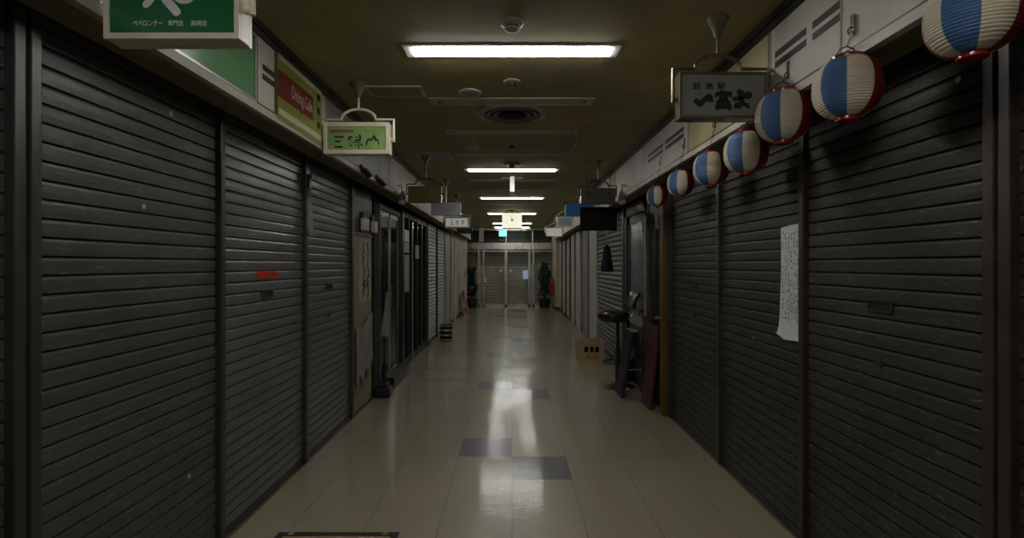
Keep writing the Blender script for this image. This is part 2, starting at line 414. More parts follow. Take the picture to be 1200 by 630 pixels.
disc_fit('ceiling_speaker', px(553, 5.85), 5.85, [(.085, 0), (.085, -.008), (.075, -.012), (.02, -.012)], MT['offwhite'], 'small pale disc before the second lit tube light, left of the middle', 'ceiling speaker',
         [('grille', [(.065, -.012), (.05, -.014), (.01, -.014)], MT['grey_face'])])
for x, y, lb in ((0, 3.76, 'sprinkler head just behind the nearest lit tube light'), (0, 5.75, 'sprinkler head between the second and third unlit troughs')):
    disc_fit('sprinkler_head', x, y, [(.064, 0), (.060, -.006), (.03, -.010)], MT['offwhite'], lb, 'sprinkler', [('nozzle', [(.026, -.008), (.026, -.03), (.034, -.034), (.034, -.040), (.012, -.044)], MT['black'])])
disc_fit('sprinkler_head', 0, 6.85, [(.12, 0), (.12, -.008), (.10, -.014)], MT['trim_dark'], 'flat dark round fitting just before the second lit tube light', 'sprinkler', [('nozzle', [(.04, -.012), (.04, -.035), (.02, -.05)], MT['black'])])
# round air vent
t = thing('round_air_vent', (0, 4.56, CZ), 'sooty round air vent with nested rings behind the first unlit trough', 'air vent')
part('outer_ring', MB().lathe([(.32, 0), (.32, -.006), (.27, -.022), (.25, -.012), (.25, -.001)], (0, 4.56, CZ), 40), MT['grey_face'], t, True)
for i, r in enumerate((.215, .155)):
    part('vent_ring', MB().lathe([(r+.025, -.012), (r+.02, -.028), (r-.02, -.014), (r-.01, -.002)], (0, 4.56, CZ), 40, caps=False), MT['dim_face'], t, True)
part('vent_core', MB().lathe([(.248, -.001), (.10, -.002), (.10, -.03), (.02, -.036)], (0, 4.56, CZ), 40), MT['matte_black'], t, True)
# access hatches
def hatch(x0, x1, y0, y1, mat, label):
    t = thing('ceiling_hatch', ((x0+x1)/2, (y0+y1)/2, CZ), label, 'access hatch', 'access hatches in the ceiling')
    b = MB()
    for s in (x0, x1): b.box(s-.012, s+.012, y0, y1, CZ-.009, CZ-.0005)
    for s in (y0, y1): b.box(x0-.012, x1+.012, s-.012, s+.012, CZ-.009, CZ-.0005)
    part('hatch_frame', b, MT['offwhite'], t)
    part('hatch_panel', MB().box(x0+.013, x1-.013, y0+.013, y1-.013, CZ-.005, CZ-.0005), mat, t)
hatch(px(428, 3.86), px(492, 3.86), 3.86, 4.08, MT['ceiling'], 'square ceiling hatch beside the cup of the green calligraphy sign')
hatch(px(491, 6.3), px(526, 6.3), 6.1, 6.5, MT['grey_face'], 'pale ceiling hatch near the olive hanging sign')
hatch(-.42, .72, 5.45, 6.0, MT['ceiling'], 'wide ceiling hatch between the second and third unlit troughs')

# ------------------------------------------------------------------ shutters and their posts
P = .069
ROUND = ((.012, 0), (.012, .010), (.002, .017), (-.006, .030), (-.007, .044), (-.001, .058), (.006, .066))
FLAT = ((.015, 0), (.015, .0058), (.0005, .0066), (-.0006, .030), (-.0002, .056), (.0025, .0655))
def shutter_curtain(sx, y0, y1, z1, p=P, x=WX, slat=FLAT):
    """slatted curtain in the plane x = sx*x, facing the corridor"""
    prof, z = [], .05
    k = 0
    while z + p < z1:
        for d, dz in slat: prof.append((d, z+dz*p/.069))
        z += p; k += 1
    prof.append((.015, z))
    vs, fs = [], []
    for d, zz in prof: vs += [(sx*(x+d), y0, zz), (sx*(x+d), y1, zz)]
    for i in range(len(prof)-1): fs.append((2*i, 2*i+1, 2*i+3, 2*i+2))
    m = len(vs)
    vs += [(sx*(x+.02), y0, .05), (sx*(x+.02), y1, .05), (sx*(x+.02), y0, z), (sx*(x+.02), y1, z)]
    fs += [(m, m+2, m+3, m+1)]
    return MB().add(vs, fs)
G = 'charcoal roller shutters'
def shutter(sx, y0, y1, label, mat='shutter', slot=None, z1=2.80, p=P, group='charcoal roller shutters', lock=True, x=WX):
    t = thing('roller_shutter', (sx*x, (y0+y1)/2, 0), label, 'roller shutter', group)
    part('curtain', shutter_curtain(sx, y0, y1, z1, p, x, ROUND if group != G else FLAT), MT[mat], t)
    part('bottom_bar', MB().box(sx*(x-.006), sx*(x+.018), y0, y1, .008, .05, ch=.003), MT['trim_dark'], t)
    if slot:
        D, z = slot; xf = x-.003
        b = MB()
        for s in (-1, 1): b.box(sx*(xf-.006), sx*(xf+.004), D-.08, D+.08, z+s*.024-.004, z+s*.024+.004); b.box(sx*(xf-.006), sx*(xf+.004), D+s*.074-.006, D+s*.074+.006, z-.02, z+.02)
        h = part('handle_plate', b, MT['post'], t)
        part('handle_opening', MB().box(sx*(xf-.001), sx*(xf+.006), D-.068, D+.068, z-.02, z+.02), MT['matte_black'], t)
        if lock:
            q = MB().tube([(sx*(xf-.008), D, z-.26), (sx*(xf+.006), D, z-.26)], .017, 14)
            part('lock_cylinder', q, MT['post'], t)
    return t
def post(sx, y, w, label, mat='post', twin=False, x0=1.655, z1=2.50):
    b = MB()
    if twin: b.box(sx*x0, sx*1.735, y-w/2, y-w*.08, .008, z1, ch=.004).box(sx*x0, sx*1.735, y+w*.08, y+w/2, .008, z1, ch=.004).box(sx*(x0+.02), sx*1.735, y-w*.09, y+w*.09, .008, z1)
    else: b.box(sx*x0, sx*1.735, y-w/2, y+w/2, .008, z1, ch=.005)
    return solo('shutter_post', b, MT[mat], (sx*1.69, y, 0), label, 'post', 'posts between the shutters')
G = 'charcoal roller shutters'
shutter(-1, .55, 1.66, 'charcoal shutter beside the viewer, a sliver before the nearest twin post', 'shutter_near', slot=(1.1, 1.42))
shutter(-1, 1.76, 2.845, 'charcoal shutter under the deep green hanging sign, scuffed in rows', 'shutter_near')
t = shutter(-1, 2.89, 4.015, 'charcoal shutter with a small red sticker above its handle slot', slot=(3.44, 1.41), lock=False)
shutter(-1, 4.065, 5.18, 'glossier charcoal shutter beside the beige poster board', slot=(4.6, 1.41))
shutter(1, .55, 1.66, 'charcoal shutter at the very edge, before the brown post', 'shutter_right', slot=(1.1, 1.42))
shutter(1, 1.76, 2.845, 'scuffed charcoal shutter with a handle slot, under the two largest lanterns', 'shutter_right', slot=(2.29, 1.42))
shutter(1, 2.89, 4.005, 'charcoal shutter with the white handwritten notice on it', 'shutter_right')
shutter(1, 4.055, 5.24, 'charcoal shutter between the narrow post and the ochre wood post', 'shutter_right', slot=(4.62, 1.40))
post(-1, 1.71, .10, 'twin charcoal post beside the viewer, nearest on the green sign side', twin=True)
post(-1, 2.867, .045, 'charcoal post between the scuffed shutter and the red stickered shutter')
post(-1, 4.04, .05, 'charcoal post with a pale plastic strip hung near its top')
post(-1, 5.205, .05, 'charcoal post where the shutters meet the beige poster board')
post(1, 1.71, .10, 'brown twin post at the edge under the largest lantern', 'post_brown', True)
post(1, 2.867, .045, 'brown post right beside the white handwritten notice', 'post_brown')
post(1, 4.03, .05, 'dark narrow post behind the white notice, between two shutters')
post(1, 5.27, .045, 'grey post touching the ochre wood post', 'post')

# red sticker and white notice on the shutters
t = thing('red_sticker', (-WX+.004, 3.44, 1.54), 'small red sticker with blurred dark letters above a handle slot', 'sticker')
part('sticker_film', MB().box(-WX+.0045, -WX+.0065, 3.31, 3.58, 1.517, 1.568), MT['red'], t)
b = MB(); text(b, '営業準備中', 3.325, 3.565, 1.524, 1.561, lwall(-WX+.0065), .0008)
part('lettering', b, MT['maroon'], t)
nx = WX-.008
t = thing('paper_notice', (nx, 3.0, 1.5), 'long white notice of handwritten columns taped to a charcoal shutter', 'notice')
y0, y1, z0, z1 = 2.905, 3.115, pz(400, 2.92), pz(263, 3.02)
rows, cols, vs, fs = 24, 6, [], []
for i in range(rows+1):
    for j in range(cols+1):
        v = i/rows; u = j/cols
        curl = .030*max(0, (v-.80)/.2)**2*(u**2) + .0025*math.sin(7*v+2*u)
        yy = y0+(y1-y0)*u + (.035*max(0, .5-abs(v-.78))*0)
        cut = .045*max(0, u-.7)/.3*(1 if i == rows else 0)
        vs.append((nx-.002-curl, yy + (.018*v*u), z1-(z1-z0)*v + cut - .012*u))
for i in range(rows):
    for j in range(cols): fs.append((i*(cols+1)+j, i*(cols+1)+j+1, (i+1)*(cols+1)+j+1, (i+1)*(cols+1)+j))
pp = part('paper_sheet', MB().add(vs, fs), MT['paper'], t)
so = pp.modifiers.new('thick', 'SOLIDIFY'); so.thickness = .0008
b = MB(); rr = random.Random(3)
for c in range(6):
    yy = y1 - .025 - c*.031
    zz = z1-.03-rr.random()*.03
    while zz > z0+.12:
        hgt = .012+rr.random()*.012
        if rr.random() < .85:
            w = .007+rr.random()*.006
            for q in range(3):
                a = yy+(rr.random()-.5)*w*1.6; c2 = zz-rr.random()*hgt
                b.stroke([(a, c2), (a+(rr.random()-.5)*.014, c2-.004-rr.random()*.008)], .0035, rwall(nx-.0055), .0006)
        zz -= hgt+.008
part('handwriting', b, MT['ink_grey'], t)

# pale strip hanging on the left post
b = MB(); pts = [(0, 2.28), (.014, 2.2), (.03, 2.05), (.036, 1.93), (.028, 1.86), (-.004, 1.845), (-.018, 1.9), (-.016, 2.05), (-.01, 2.2)]
t = thing('plastic_umbrella_bag', (-1.635, 4.04, 2.38), 'narrow pale plastic strip dangling from the shutter post', 'plastic bag')
part('bag_body', MB().prism([(4.045+u*1.9, v) for u, v in pts], lwall(-1.652), .016), MT['cloth'], t)
part('hook', MB().tube([(-1.655, 4.04, 2.40), (-1.63, 4.04, 2.40), (-1.628, 4.045, 2.33), (-1.642, 4.05, 2.26)], .006).box(-1.656, -1.632, 4.025, 4.075, 2.23, 2.34), MT['black'], t)

# ------------------------------------------------------------------ fascia signboards
def fpoly(b, sx, D0, D1, z0, z1, out, mi=0): return b.box(sx*(FX-out), sx*(FX+.001), D0, D1, z0, z1, mi)
zt = CZ-.08
t = thing('green_fascia_panel', (-FX, 2.0, FB), 'long mid green glossy signboard on the fascia behind the deep green sign', 'signboard')
part('acrylic_panel', fpoly(MB(), -1, 1.38, 2.79, FB+.045, zt-.02, .012), MT['green_panel'], t)
b = fpoly(fpoly(MB(), -1, 1.36, 2.81, FB+.032, FB+.045, .018), -1, 1.36, 2.81, zt-.02, zt-.008, .018)
fpoly(fpoly(b, -1, 1.36, 1.38, FB+.045, zt-.02, .018), -1, 2.79, 2.81, FB+.045, zt-.02, .018)
part('panel_frame', b, MT['alu'], t)
def striped(sx, D0, D1, bars, label, gap=None, mat='fascia'):
    t = thing('striped_fascia_panel', (sx*FX, (D0+D1)/2, FB), label, 'fascia panel', 'fascia panels with twin dark stripes')
    part('panel_board', fpoly(MB(), sx, D0, D1, FB+.046, zt, .008), MT[mat], t)
    for zc in (EYE+1.148, EYE+1.092):
        b = MB()
        for a, c in bars: b.box(sx*(FX-.0095), sx*(FX-.008), a, c, zc-.017, zc+.017)
        part('dark_stripe', b, MT['ink'], t)
striped(-1, 2.84, 3.035, [(2.89, 3.035)], 'narrow beige fascia panel with two short dark bars beside the lime sign', mat='fascia_left')
striped(1, 2.20, 2.78, [(2.20, 2.40), (2.45, 2.74)], 'grey fascia panel with broken twin dark stripes above the second largest lantern')
striped(1, 2.82, 4.08, [], 'plain cream fascia panel behind the grey calligraphy sign', mat='fascia_yellow')
striped(1, 4.12, 5.48, [(4.2, 4.7), (4.78, 5.3)], 'dim fascia panel with twin dark stripes beyond the grey calligraphy sign')
striped(-1, 3.90, 5.95, [], 'plain grey fascia panel between the lime sign and the olive sign', mat='darker_fascia')  # darker grey board added to tone down this stretch of fascia
# lime cafe signboard
t = thing('cafe_signboard', (-FX, 3.4, FB), 'lime green fascia sign with a maroon band reading Dining Cafe', 'signboard')
part('lime_panel', fpoly(MB(), -1, 3.05, 3.75, FB+.016, zt-.0, .022), MT['lime'], t)
for a, c in ((EYE+.925, EYE+.965), (EYE+1.262, EYE+1.295)):
    part('pale_stripe', MB().box(-FX+.0225, -FX+.0235, 3.06, 3.74, a, c), MT['lime_stripe'], t)
bd = part('maroon_band', MB().box(-FX+.0225, -FX+.0245, 3.052, 3.585, EYE+1.035, EYE+1.20), MT['maroon'], t)
b = MB(); text(b, 'Dining Cafe', 3.235, 3.57, EYE+1.055, EYE+1.165, lwall(-FX+.0245), .0012)
part('lettering', b, MT['lime_stripe'], t)
for zc in (1.235, 1.135, 1.03):
    part('dark_dot', MB().tube([(-FX+.022, 3.69, EYE+zc), (-FX+.026, 3.69, EYE+zc)], .026, 14), MT['ink'], t)

# ------------------------------------------------------------------ hanging box signs
def hanging(name, x0, x1, D, z0, z1, label, face='grey_face', frame='cream', brk='cream', t_=.09, letter=None, rim=.028, arch=True, cup=True, cat='hanging sign', mast=None):
    xc = (x0+x1)/2 if mast is None else mast
    ym = D+t_/2
    t = thing(name, (xc, ym, CZ), label, cat, 'box signs hung from the ceiling')
    r = .0085
    if cup:
        part('ceiling_cup', MB().lathe([(.062, 0), (.062, -.012), (.046, -.03), (.026, -.075), (.018, -.11)], (xc, ym, CZ), 20), MT['cup'], t, True)
    zt_ = z1 + (.032 if arch else 0)
    top = zt_ + (.078 if arch else 0)
    part('hanging_rod', MB().tube([(xc, ym, CZ-.10), (xc, ym, top-.004)], .0085), MT[brk], t, True)
    if arch:
        a, w = .13, .024
        pts = [(x0-w, ym, z0+.10), (x0-w, ym, zt_), (xc-a, ym, zt_)]
        pts += [(xc-a*math.cos(k*math.pi/12), ym, zt_+.078*math.sin(k*math.pi/12)) for k in range(1, 12)]
        pts += [(xc+a, ym, zt_), (x1+w, ym, zt_), (x1+w, ym, z0+.10)]
        bb = part('arched_bracket', MB().tube(pts, .011, 8), MT[brk], t)
        for s, xe in ((-1, x0), (1, x1)):
            part('side_peg', MB().tube([(xe+s*w*1.3, ym, z0+.115), (xe-s*.004, ym, z0+.115)], .012, 10), MT[brk], t, True)
    b = MB().box(x0, x1, D+.012, D+t_-.012, z0, z1, ch=.004)
    part('sign_box', b, MT[frame], t)
    b = MB()
    for q0, q1 in ((D, D+.014), (D+t_-.014, D+t_)):
        b.box(x0, x1, q0, q1, z0, z0+rim).box(x0, x1, q0, q1, z1-rim, z1).box(x0, x0+rim*.85, q0, q1, z0+rim, z1-rim).box(x1-rim*.85, x1, q0, q1, z0+rim, z1-rim)
    part('frame_rim', b, MT[frame], t)
    part('sign_face', MB().box(x0+rim*.85, x1-rim*.85, D+.006, D+.0125, z0+rim, z1-rim), MT[face], t)
    part('sign_face', MB().box(x0+rim*.85, x1-rim*.85, D+t_-.0125, D+t_-.006, z0+rim, z1-rim), MT[face], t)
    if letter: letter(t, front(D+.006))
    return t

# deep green sign, nearest
D1 = 1.70
def let_green(t, fr):
    U = lambda x: px(x, D1+.006); V = lambda y: pz(y, D1+.006)
    k = D1/F
    b = MB()
    b.stroke([(U(171.5), V(5.5)), (U(178), V(-2)), (U(184.5), V(-11)), (U(189), V(-9)), (U(196), V(1)), (U(207), V(14))], [8.5*k, 8.5*k, 9*k, 9*k, 10.5*k, 10*k], fr)
    ring = [(U(216+10.5*math.cos(a*math.pi/12)), V(-7+8.5*math.sin(a*math.pi/12))) for a in range(25)]
    b.stroke(ring, 7*k, fr)
    part('large_character', b, MT['pink_white'], t)
    b = MB()
    for s, a, c in (('ペペロンチー', 156, 191), ('専門店', 197, 215), ('高崎店', 224, 242.5)):
        text(b, s, U(a), U(c), V(30.5), V(24), fr)
    part('lettering', b, MT['pale_green_ink'], t)
hanging('hanging_sign', px(121, D1), px(280, D1), D1, pz(45, D1), pz(45, D1)+.27, 'nearest box sign, deep green with a large white character, cream frame', 'green_face', letter=let_green, rim=.02, t_=.085)

def let_mid(t, fr):
    D = 3.756
    U = lambda x: px(384+x/16.67, D); V = lambda y: pz(146+y/16.67, D); k = 1.35*D/F/16.67
    part('red_label', MB().prism([(U(30), V(160)), (U(510), V(155)), (U(510), V(100)), (U(30), V(95))], fr, .001), MT['ink_red'], t)
    b = MB(); text(b, 'らーめん・ぎょうざ', U(50), U(500), V(145), V(110), fr, .0016)
    part('label_lettering', b, MT['ink_cream'], t)
    b = MB(); text(b, 'さんろくさん', U(560), U(900), V(130), V(95), fr, .001)
    part('small_lettering', b, MT['ink_green'], t)
    b = MB()
    b.stroke([(U(145), V(240)), (U(305), V(240))], 26*k, fr); b.stroke([(U(160), V(328)), (U(235), V(328))], 26*k, fr); b.stroke([(U(155), V(432)), (U(275), V(432))], 26*k, fr)
    part('brushed_character', b, MT['ink'], t); b = MB()
    b.stroke([(U(470), V(240)), (U(420), V(250)), (U(405), V(275)), (U(435), V(300)), (U(465), V(290))], [30*k, 34*k, 26*k, 14*k, 12*k], fr)
    b.stroke([(U(435), V(345)), (U(425), V(365))], 14*k, fr); b.stroke([(U(430), V(408)), (U(470), V(408))], 22*k, fr)
    b.stroke([(U(625), V(200)), (U(640), V(240)), (U(630), V(300)), (U(540), V(305))], [20*k, 28*k, 26*k, 22*k], fr)
    b.stroke([(U(545), V(245)), (U(610), V(250))], 14*k, fr)
    b.stroke([(U(600), V(335)), (U(612), V(455))], [14*k, 18*k], fr); b.stroke([(U(480), V(345)), (U(560), V(340)), (U(660), V(345))], 12*k, fr)
    b.stroke([(U(560), V(380)), (U(540), V(430))], 14*k, fr); b.stroke([(U(640), V(390)), (U(690), V(415))], 16*k, fr)
    part('brushed_character', b, MT['ink'], t); b = MB()
    b.stroke([(U(755), V(380)), (U(775), V(310)), (U(800), V(275)), (U(845), V(305)), (U(880), V(250)), (U(905), V(225)), (U(935), V(295)), (U(985), V(300)), (U(1000), V(385))], [26*k, 20*k, 20*k, 26*k, 18*k, 34*k, 30*k, 16*k, 16*k], fr)
    part('brushed_character', b, MT['ink'], t)
D2 = 3.75
hanging('hanging_sign', px(379, D2), px(456, D2), D2, pz(180, D2), pz(143, D2), 'pale green box sign with black brushed characters under a cream arched bracket', 'sign_green', letter=let_mid, rim=.03, mast=px(418, D2))

def let_right(t, fr):
    D = 2.76
    U = lambda x: px(800+x/11.67, D); V = lambda y: pz(84+y/11.67, D); k = 1.75*D/F/11.67
    b = MB()
    for s, a in (('居', 145), ('酒', 310), ('屋', 475)):
        for i, q in enumerate((-7, 0, 7)): text(b, s, U(a+q), U(a+100+q), V(242), V(150), fr, .0015+.0001*i)
    part('small_lettering', b, MT['ink'], t)
    b = MB()
    b.stroke([(U(190), V(405)), (U(240), V(440)), (U(310), V(370)), (U(360), V(355)), (U(400), V(400))], [46*k, 46*k, 40*k, 62*k, 24*k], fr)
    part('brushed_character', b, MT['ink'], t); b = MB()
    b.stroke([(U(525), V(280)), (U(545), V(300))], 34*k, fr); b.stroke([(U(455), V(330)), (U(470), V(305)), (U(560), V(295)), (U(650), V(300)), (U(650), V(325))], [24*k, 30*k, 34*k, 34*k, 30*k], fr)
    b.stroke([(U(510), V(340)), (U(600), V(335))], 18*k, fr); b.stroke([(U(510), V(375)), (U(600), V(375))], 24*k, fr); b.stroke([(U(515), V(355)), (U(518), V(375))], 20*k, fr); b.stroke([(U(598), V(350)), (U(600), V(375))], 20*k, fr)
    b.stroke([(U(485), V(415)), (U(475), V(495))], 34*k, fr); b.stroke([(U(485), V(412)), (U(625), V(410)), (U(640), V(495))], [24*k, 26*k, 40*k], fr)
    b.stroke([(U(490), V(450)), (U(625), V(450))], 14*k, fr); b.stroke([(U(490), V(488)), (U(630), V(488))], 24*k, fr); b.stroke([(U(556), V(412)), (U(556), V(488))], 16*k, fr)
    part('brushed_character', b, MT['ink'], t); b = MB()
    b.stroke([(U(775), V(275)), (U(800), V(300)), (U(815), V(440))], [46*k, 60*k, 34*k], fr); b.stroke([(U(705), V(370)), (U(740), V(375)), (U(830), V(335)), (U(895), V(320))], [34*k, 36*k, 30*k, 62*k], fr)
    b.stroke([(U(720), V(475)), (U(730), V(445)), (U(800), V(440)), (U(880), V(455)), (U(900), V(485))], [26*k, 24*k, 26*k, 30*k, 26*k], fr); b.stroke([(U(720), V(478)), (U(790), V(480))], 26*k, fr)
    part('brushed_character', b, MT['ink'], t)
D3 = 2.754
hanging('hanging_sign', px(797, D3), px(899, D3), D3, pz(138, D3), pz(84, D3), 'grey box sign with black brushed characters in a bronze frame, among lanterns', 'grey_face', 'bronze', 'bronze', letter=let_right, rim=.014, mast=px(845, D3))
D4 = 6.3
hanging('hanging_sign', px(478, D4), px(517, D4), D4, pz(237, D4), pz(218, D4), 'blank olive box sign beyond the pale green sign', 'olive_face', 'bronze', 'bronze', rim=.012, mast=px(498, D4))
D5 = 8.1
def let_smoke(t, fr):
    b = MB(); U = lambda x: px(x, D5); V = lambda y: pz(y, D5)
    text(b, '酒蔵', U(511), U(517), V(248), V(240), fr)
    part('lettering', b, MT['ink_grey'], t)
hanging('hanging_sign', px(505, D5), px(540, D5), D5, pz(252, D5), pz(237, D5), 'smoky grey box sign behind the olive one', 'smoke_face', 'smoke_face', 'alu', rim=.012, arch=False)
D6 = 9.75
def let_white(t, fr):
    U = lambda x: px(x, D6); V = lambda y: pz(y, D6)
    b = MB()
    for s, a in (('玉', 527.3), ('琉', 533.5), ('亭', 540.3)): text(b, s, U(a), U(a+4), V(263.5), V(257.5), fr)
    part('lettering', b, MT['ink'], t)
hanging('hanging_sign', px(521, D6), px(549, D6), D6, pz(267, D6), pz(254, D6), 'white box sign with three dark characters past the smoky grey sign', 'sign_glow', 'cream', 'cream', letter=let_white, rim=.025)
D7 = 13.0
hanging('hanging_sign', px(532, D7), px(553, D7), D7, pz(273.5, D7), pz(266.5, D7), 'low black strip sign under the white three-character sign', 'black', 'black', 'black', rim=.01, arch=False)
D8 = 16.0
t = hanging('hanging_sign', px(561.5, D8), px(566.5, D8), D8, pz(283, D8), pz(267, D8), 'small upright cream sign before the left half of the end doors', 'cream', 'cream', 'alu', rim=.01, arch=False, cup=False)
D9 = 6.56
def let_dim(t, fr):
    b = MB(); U = lambda x: px(x, D9); V = lambda y: pz(y, D9)
    text(b, '割', U(687), U(693), V(234), V(224), fr); text(b, '烹', U(713), U(717), V(234), V(224), fr)
    part('lettering', b, MT['ink'], t)
hanging('hanging_sign', px(681, D9), px(721, D9), D9, pz(238.5, D9), pz(220, D9), 'dim grey box sign above the hanging black board', 'dim_face', 'bronze', 'bronze', letter=let_dim, rim=.012, mast=px(702, D9))
D10 = 8.7
hanging('hanging_sign', px(663, D10), px(696, D10), D10, pz(253, D10), pz(239, D10), 'blue box sign peeking out behind the hanging black board', 'blue_face', 'blue_face', 'alu', rim=.006, arch=False)
D11 = 10.9
hanging('hanging_sign', px(653, D11), px(671, D11), D11, pz(265.5, D11), pz(253.5, D11), 'small pale blue box sign in a cream frame below the blue sign', 'ice_face', 'cream', 'cream', rim=.03)
D12 = 13.4
hanging('hanging_sign', px(640, D12), px(659, D12), D12, pz(277, D12), pz(266.5, D12), 'dimly glowing white box sign, farthest before the end doors', 'sign_glow', 'white', 'cream', rim=.015)
# black board under the dim sign and the dark brush hung below it
D13 = 7.2
t = thing('hanging_board', (px(701, D13), D13+.02, CZ), 'blank black board hanging below the dim grey sign', 'hanging board')
part('board', MB().box(px(680, D13), px(723, D13), D13, D13+.04, pz(270, D13), pz(242.5, D13), ch=.004), MT['matte_black'], t)
for x in (688, 715): part('chain', MB().tube([(px(x, D13), D13+.02, CZ), (px(x, D13), D13+.02, pz(243, D13))], .005, 6), MT['black'], t)
t = thing('hanging_cloth_bag', (px(711, D13), D13+.02, pz(270.5, D13)), 'dark drawstring bag dangling from the bottom of the black board', 'bag')
xb, zb = px(711.5, D13), pz(288, D13)
part('bag_body', MB().lathe([(.012, .02), (.03, 0), (.05, -.03), (.055, -.10), (.066, -.12), (.062, -.16), (.08, -.25), (.098, -.36), (.06, -.375), (.01, -.37)], (xb, D13+.02, zb), 14), MT['matte_black'], t, True)
part('cord', MB().tube([(xb, D13+.02, pz(270.3, D13)), (xb-.01, D13+.02, pz(279, D13)), (xb, D13+.02, zb+.01)], .008), MT['alu'], t)
# junction boxes on the fascia beside the second pair of signs
for sx, w in ((-1, 'olive sign'), (1, 'dim grey sign')):
    y, z = 6.35, EYE+.83
    t = thing('fascia_spotlight', (sx*FX, y, z), 'small spot lamp with white front on the fascia next to the %s' % w, 'spot lamp', 'small spot lamps on the fascia')
    part('lamp_bracket', MB().tube([(sx*FX, y, z+.17), (sx*(FX-.05), y, z+.19), (sx*(FX-.06), y, z+.06)], .008), MT['black'], t)
    part('lamp_shade', MB().tube([(sx*(FX-.06), y+.02, z+.10), (sx*(FX-.062), y-.02, z+.03), (sx*(FX-.066), y-.05, z-.04)], [.022, .045, .05], 14), MT['alu'], t, True)
    part('lamp_front', MB().tube([(sx*(FX-.066), y-.05, z-.04), (sx*(FX-.0665), y-.054, z-.05)], .046, 14), MT['white'], t, True)
for y, w in ((4.75, 'first'), (5.3, 'second')):
    z = EYE+.90
    t = thing('fascia_spotlight', (-FX, y, z), '%s dark clip lamp on the fascia lip beyond the pale green sign' % w, 'spot lamp', 'dark clip lamps')
    part('lamp_bracket', MB().box(-FX, -FX+.03, y-.02, y+.02, z-.02, z+.05), MT['black'], t)
    part('lamp_shade', MB().tube([(-FX+.03, y-.05, z+.02), (-FX+.05, y+.03, z), (-FX+.06, y+.11, z-.03)], [.014, .028, .033], 12), MT['black'], t, True)

# ------------------------------------------------------------------ paper lanterns
# (x, y of centre, body width, centre to bottom) in the photograph, hung in the plane x = 1.40
LAN = [(1140, 20, 104, 'largest paper lantern, cut by the top edge of the picture'), (992.5, 104, 77, 'second largest striped lantern, hung before the stripe-marked grey fascia'),
       (917.5, 137, 63, 'striped lantern touching the grey calligraphy sign'), (874, 179, 51, 'striped lantern just below the grey calligraphy sign'),
       (833, 198, 41, 'striped lantern, fifth of the row from the largest'), (797.5, 215, 31, 'striped lantern, sixth of the row from the largest'), (770, 230, 24, 'smallest and dimmest striped lantern, over the dark doorway')]
def sector(a):
    d = (math.degrees(a) + 170.5) % 360
    return (1, 0, 2, 0, 1, 0, 2, 0)[int(d // 45)]
for lx, ly, wd, lb in LAN:
    X = 1.40; D = F*X/(lx-VX)
    R = wd/2*D/F * math.cos(math.atan((lx-VX)/F))**.35
    z = pz(ly, D)
    k = R/.1375
    t = thing('paper_lantern', (X, D, z+.16*k), lb, 'lantern', 'striped paper lanterns on the fascia')
    ribs, prof = 24, []
    H = .130
    for i in range(ribs*4+1):
        s = -1 + 2*i/(ribs*4)
        e = .056 if s > 0 else .038
        r = e + (.1375-e)*(1-abs(s)**2.3)**.58
        r -= .0022*abs(math.sin(math.pi*i/4))**.5*0 + (.0028 if i % 4 == 0 else (0 if i % 4 == 2 else .0008))
        prof.append((r*k, s*H*k))
    o = part('paper_body', MB().lathe(prof, (X, D, z), 96, 0, sector, caps=False), [MT['lan_white'], MT['lan_blue'], MT['lan_red']], t, True)
    for s, nm in ((1, 'top_ring'), (-1, 'bottom_ring')):
        zz = z+s*H*k
        q = .064 if s > 0 else .046
        part(nm, MB().lathe([((q-.012)*k, -.008*k*s), ((q-.002)*k, -.008*k*s), (q*k, 0), ((q-.001)*k, .014*k*s), ((q-.008)*k, .016*k*s), ((q-.012)*k, .004*k*s), (.02*k, .002*k*s)], (X, D, zz), 28), MT['lan_cap'], t, True)
    part('wire_handle', MB().tube([(X-.06*k, D, z+H*k), (X-.03*k, D, z+H*k+.045), (X, D, z+H*k+.055), (X+.03*k, D, z+H*k+.045), (X+.06*k, D, z+H*k)], .0025, 6).tube([(X, D, z+H*k+.055), (FX-.012, D+.03, FB+.11)], .002, 5), MT['black'], t)
    part('hook', MB().tube([(FX-.009, D+.03, FB+.125), (FX-.02, D+.03, FB+.125), (FX-.03, D+.03, FB+.11), (FX-.022, D+.03, FB+.095)], .004, 6)  .box(FX-.012, FX-.0085, D+.018, D+.042, FB+.09, FB+.18), MT['bronze'], t)

# ------------------------------------------------------------------ floor hatches
def floor_hatch(x0, x1, y0, y1, label):
    t = thing('floor_hatch', ((x0+x1)/2, (y0+y1)/2, 0), label, 'floor hatch')
    b = MB(); w = .022
    for s in (x0, x1): b.box(s-w, s+w, y0-w, y1+w, 0, .004)
    for s in (y0, y1): b.box(x0+w, x1-w, s-w, s+w, 0, .004)
    part('hatch_frame', b, MT['post'], t)
    part('hatch_infill', MB().box(x0+w, x1-w, y0+w, y1-w, 0, .002), MT['hatch'], t)
    for s in (x0+.06, x1-.06): part('lifting_ring', MB().lathe([(.018, 0), (.018, .006), (.01, .006)], (s, y1, 0), 14), MT['alu'], t)
floor_hatch(px(331, 3.0), px(464, 3.0), 2.25, 2.98, 'dark framed floor hatch with ochre infill nearest the viewer')
b = MB(); 
for y in (7.0, 7.7): b.box(-1.30, -.62, y-.008, y+.008, 0, .002)
for x in (-1.30, -.62): b.box(x-.008, x+.008, 7.0, 7.7, 0, .002)
t = thing('floor_hatch', (-.96, 7.35, 0), 'faintly outlined floor hatch before the dark shop front', 'floor hatch')
part('hatch_frame', b, MT['rail'], t)

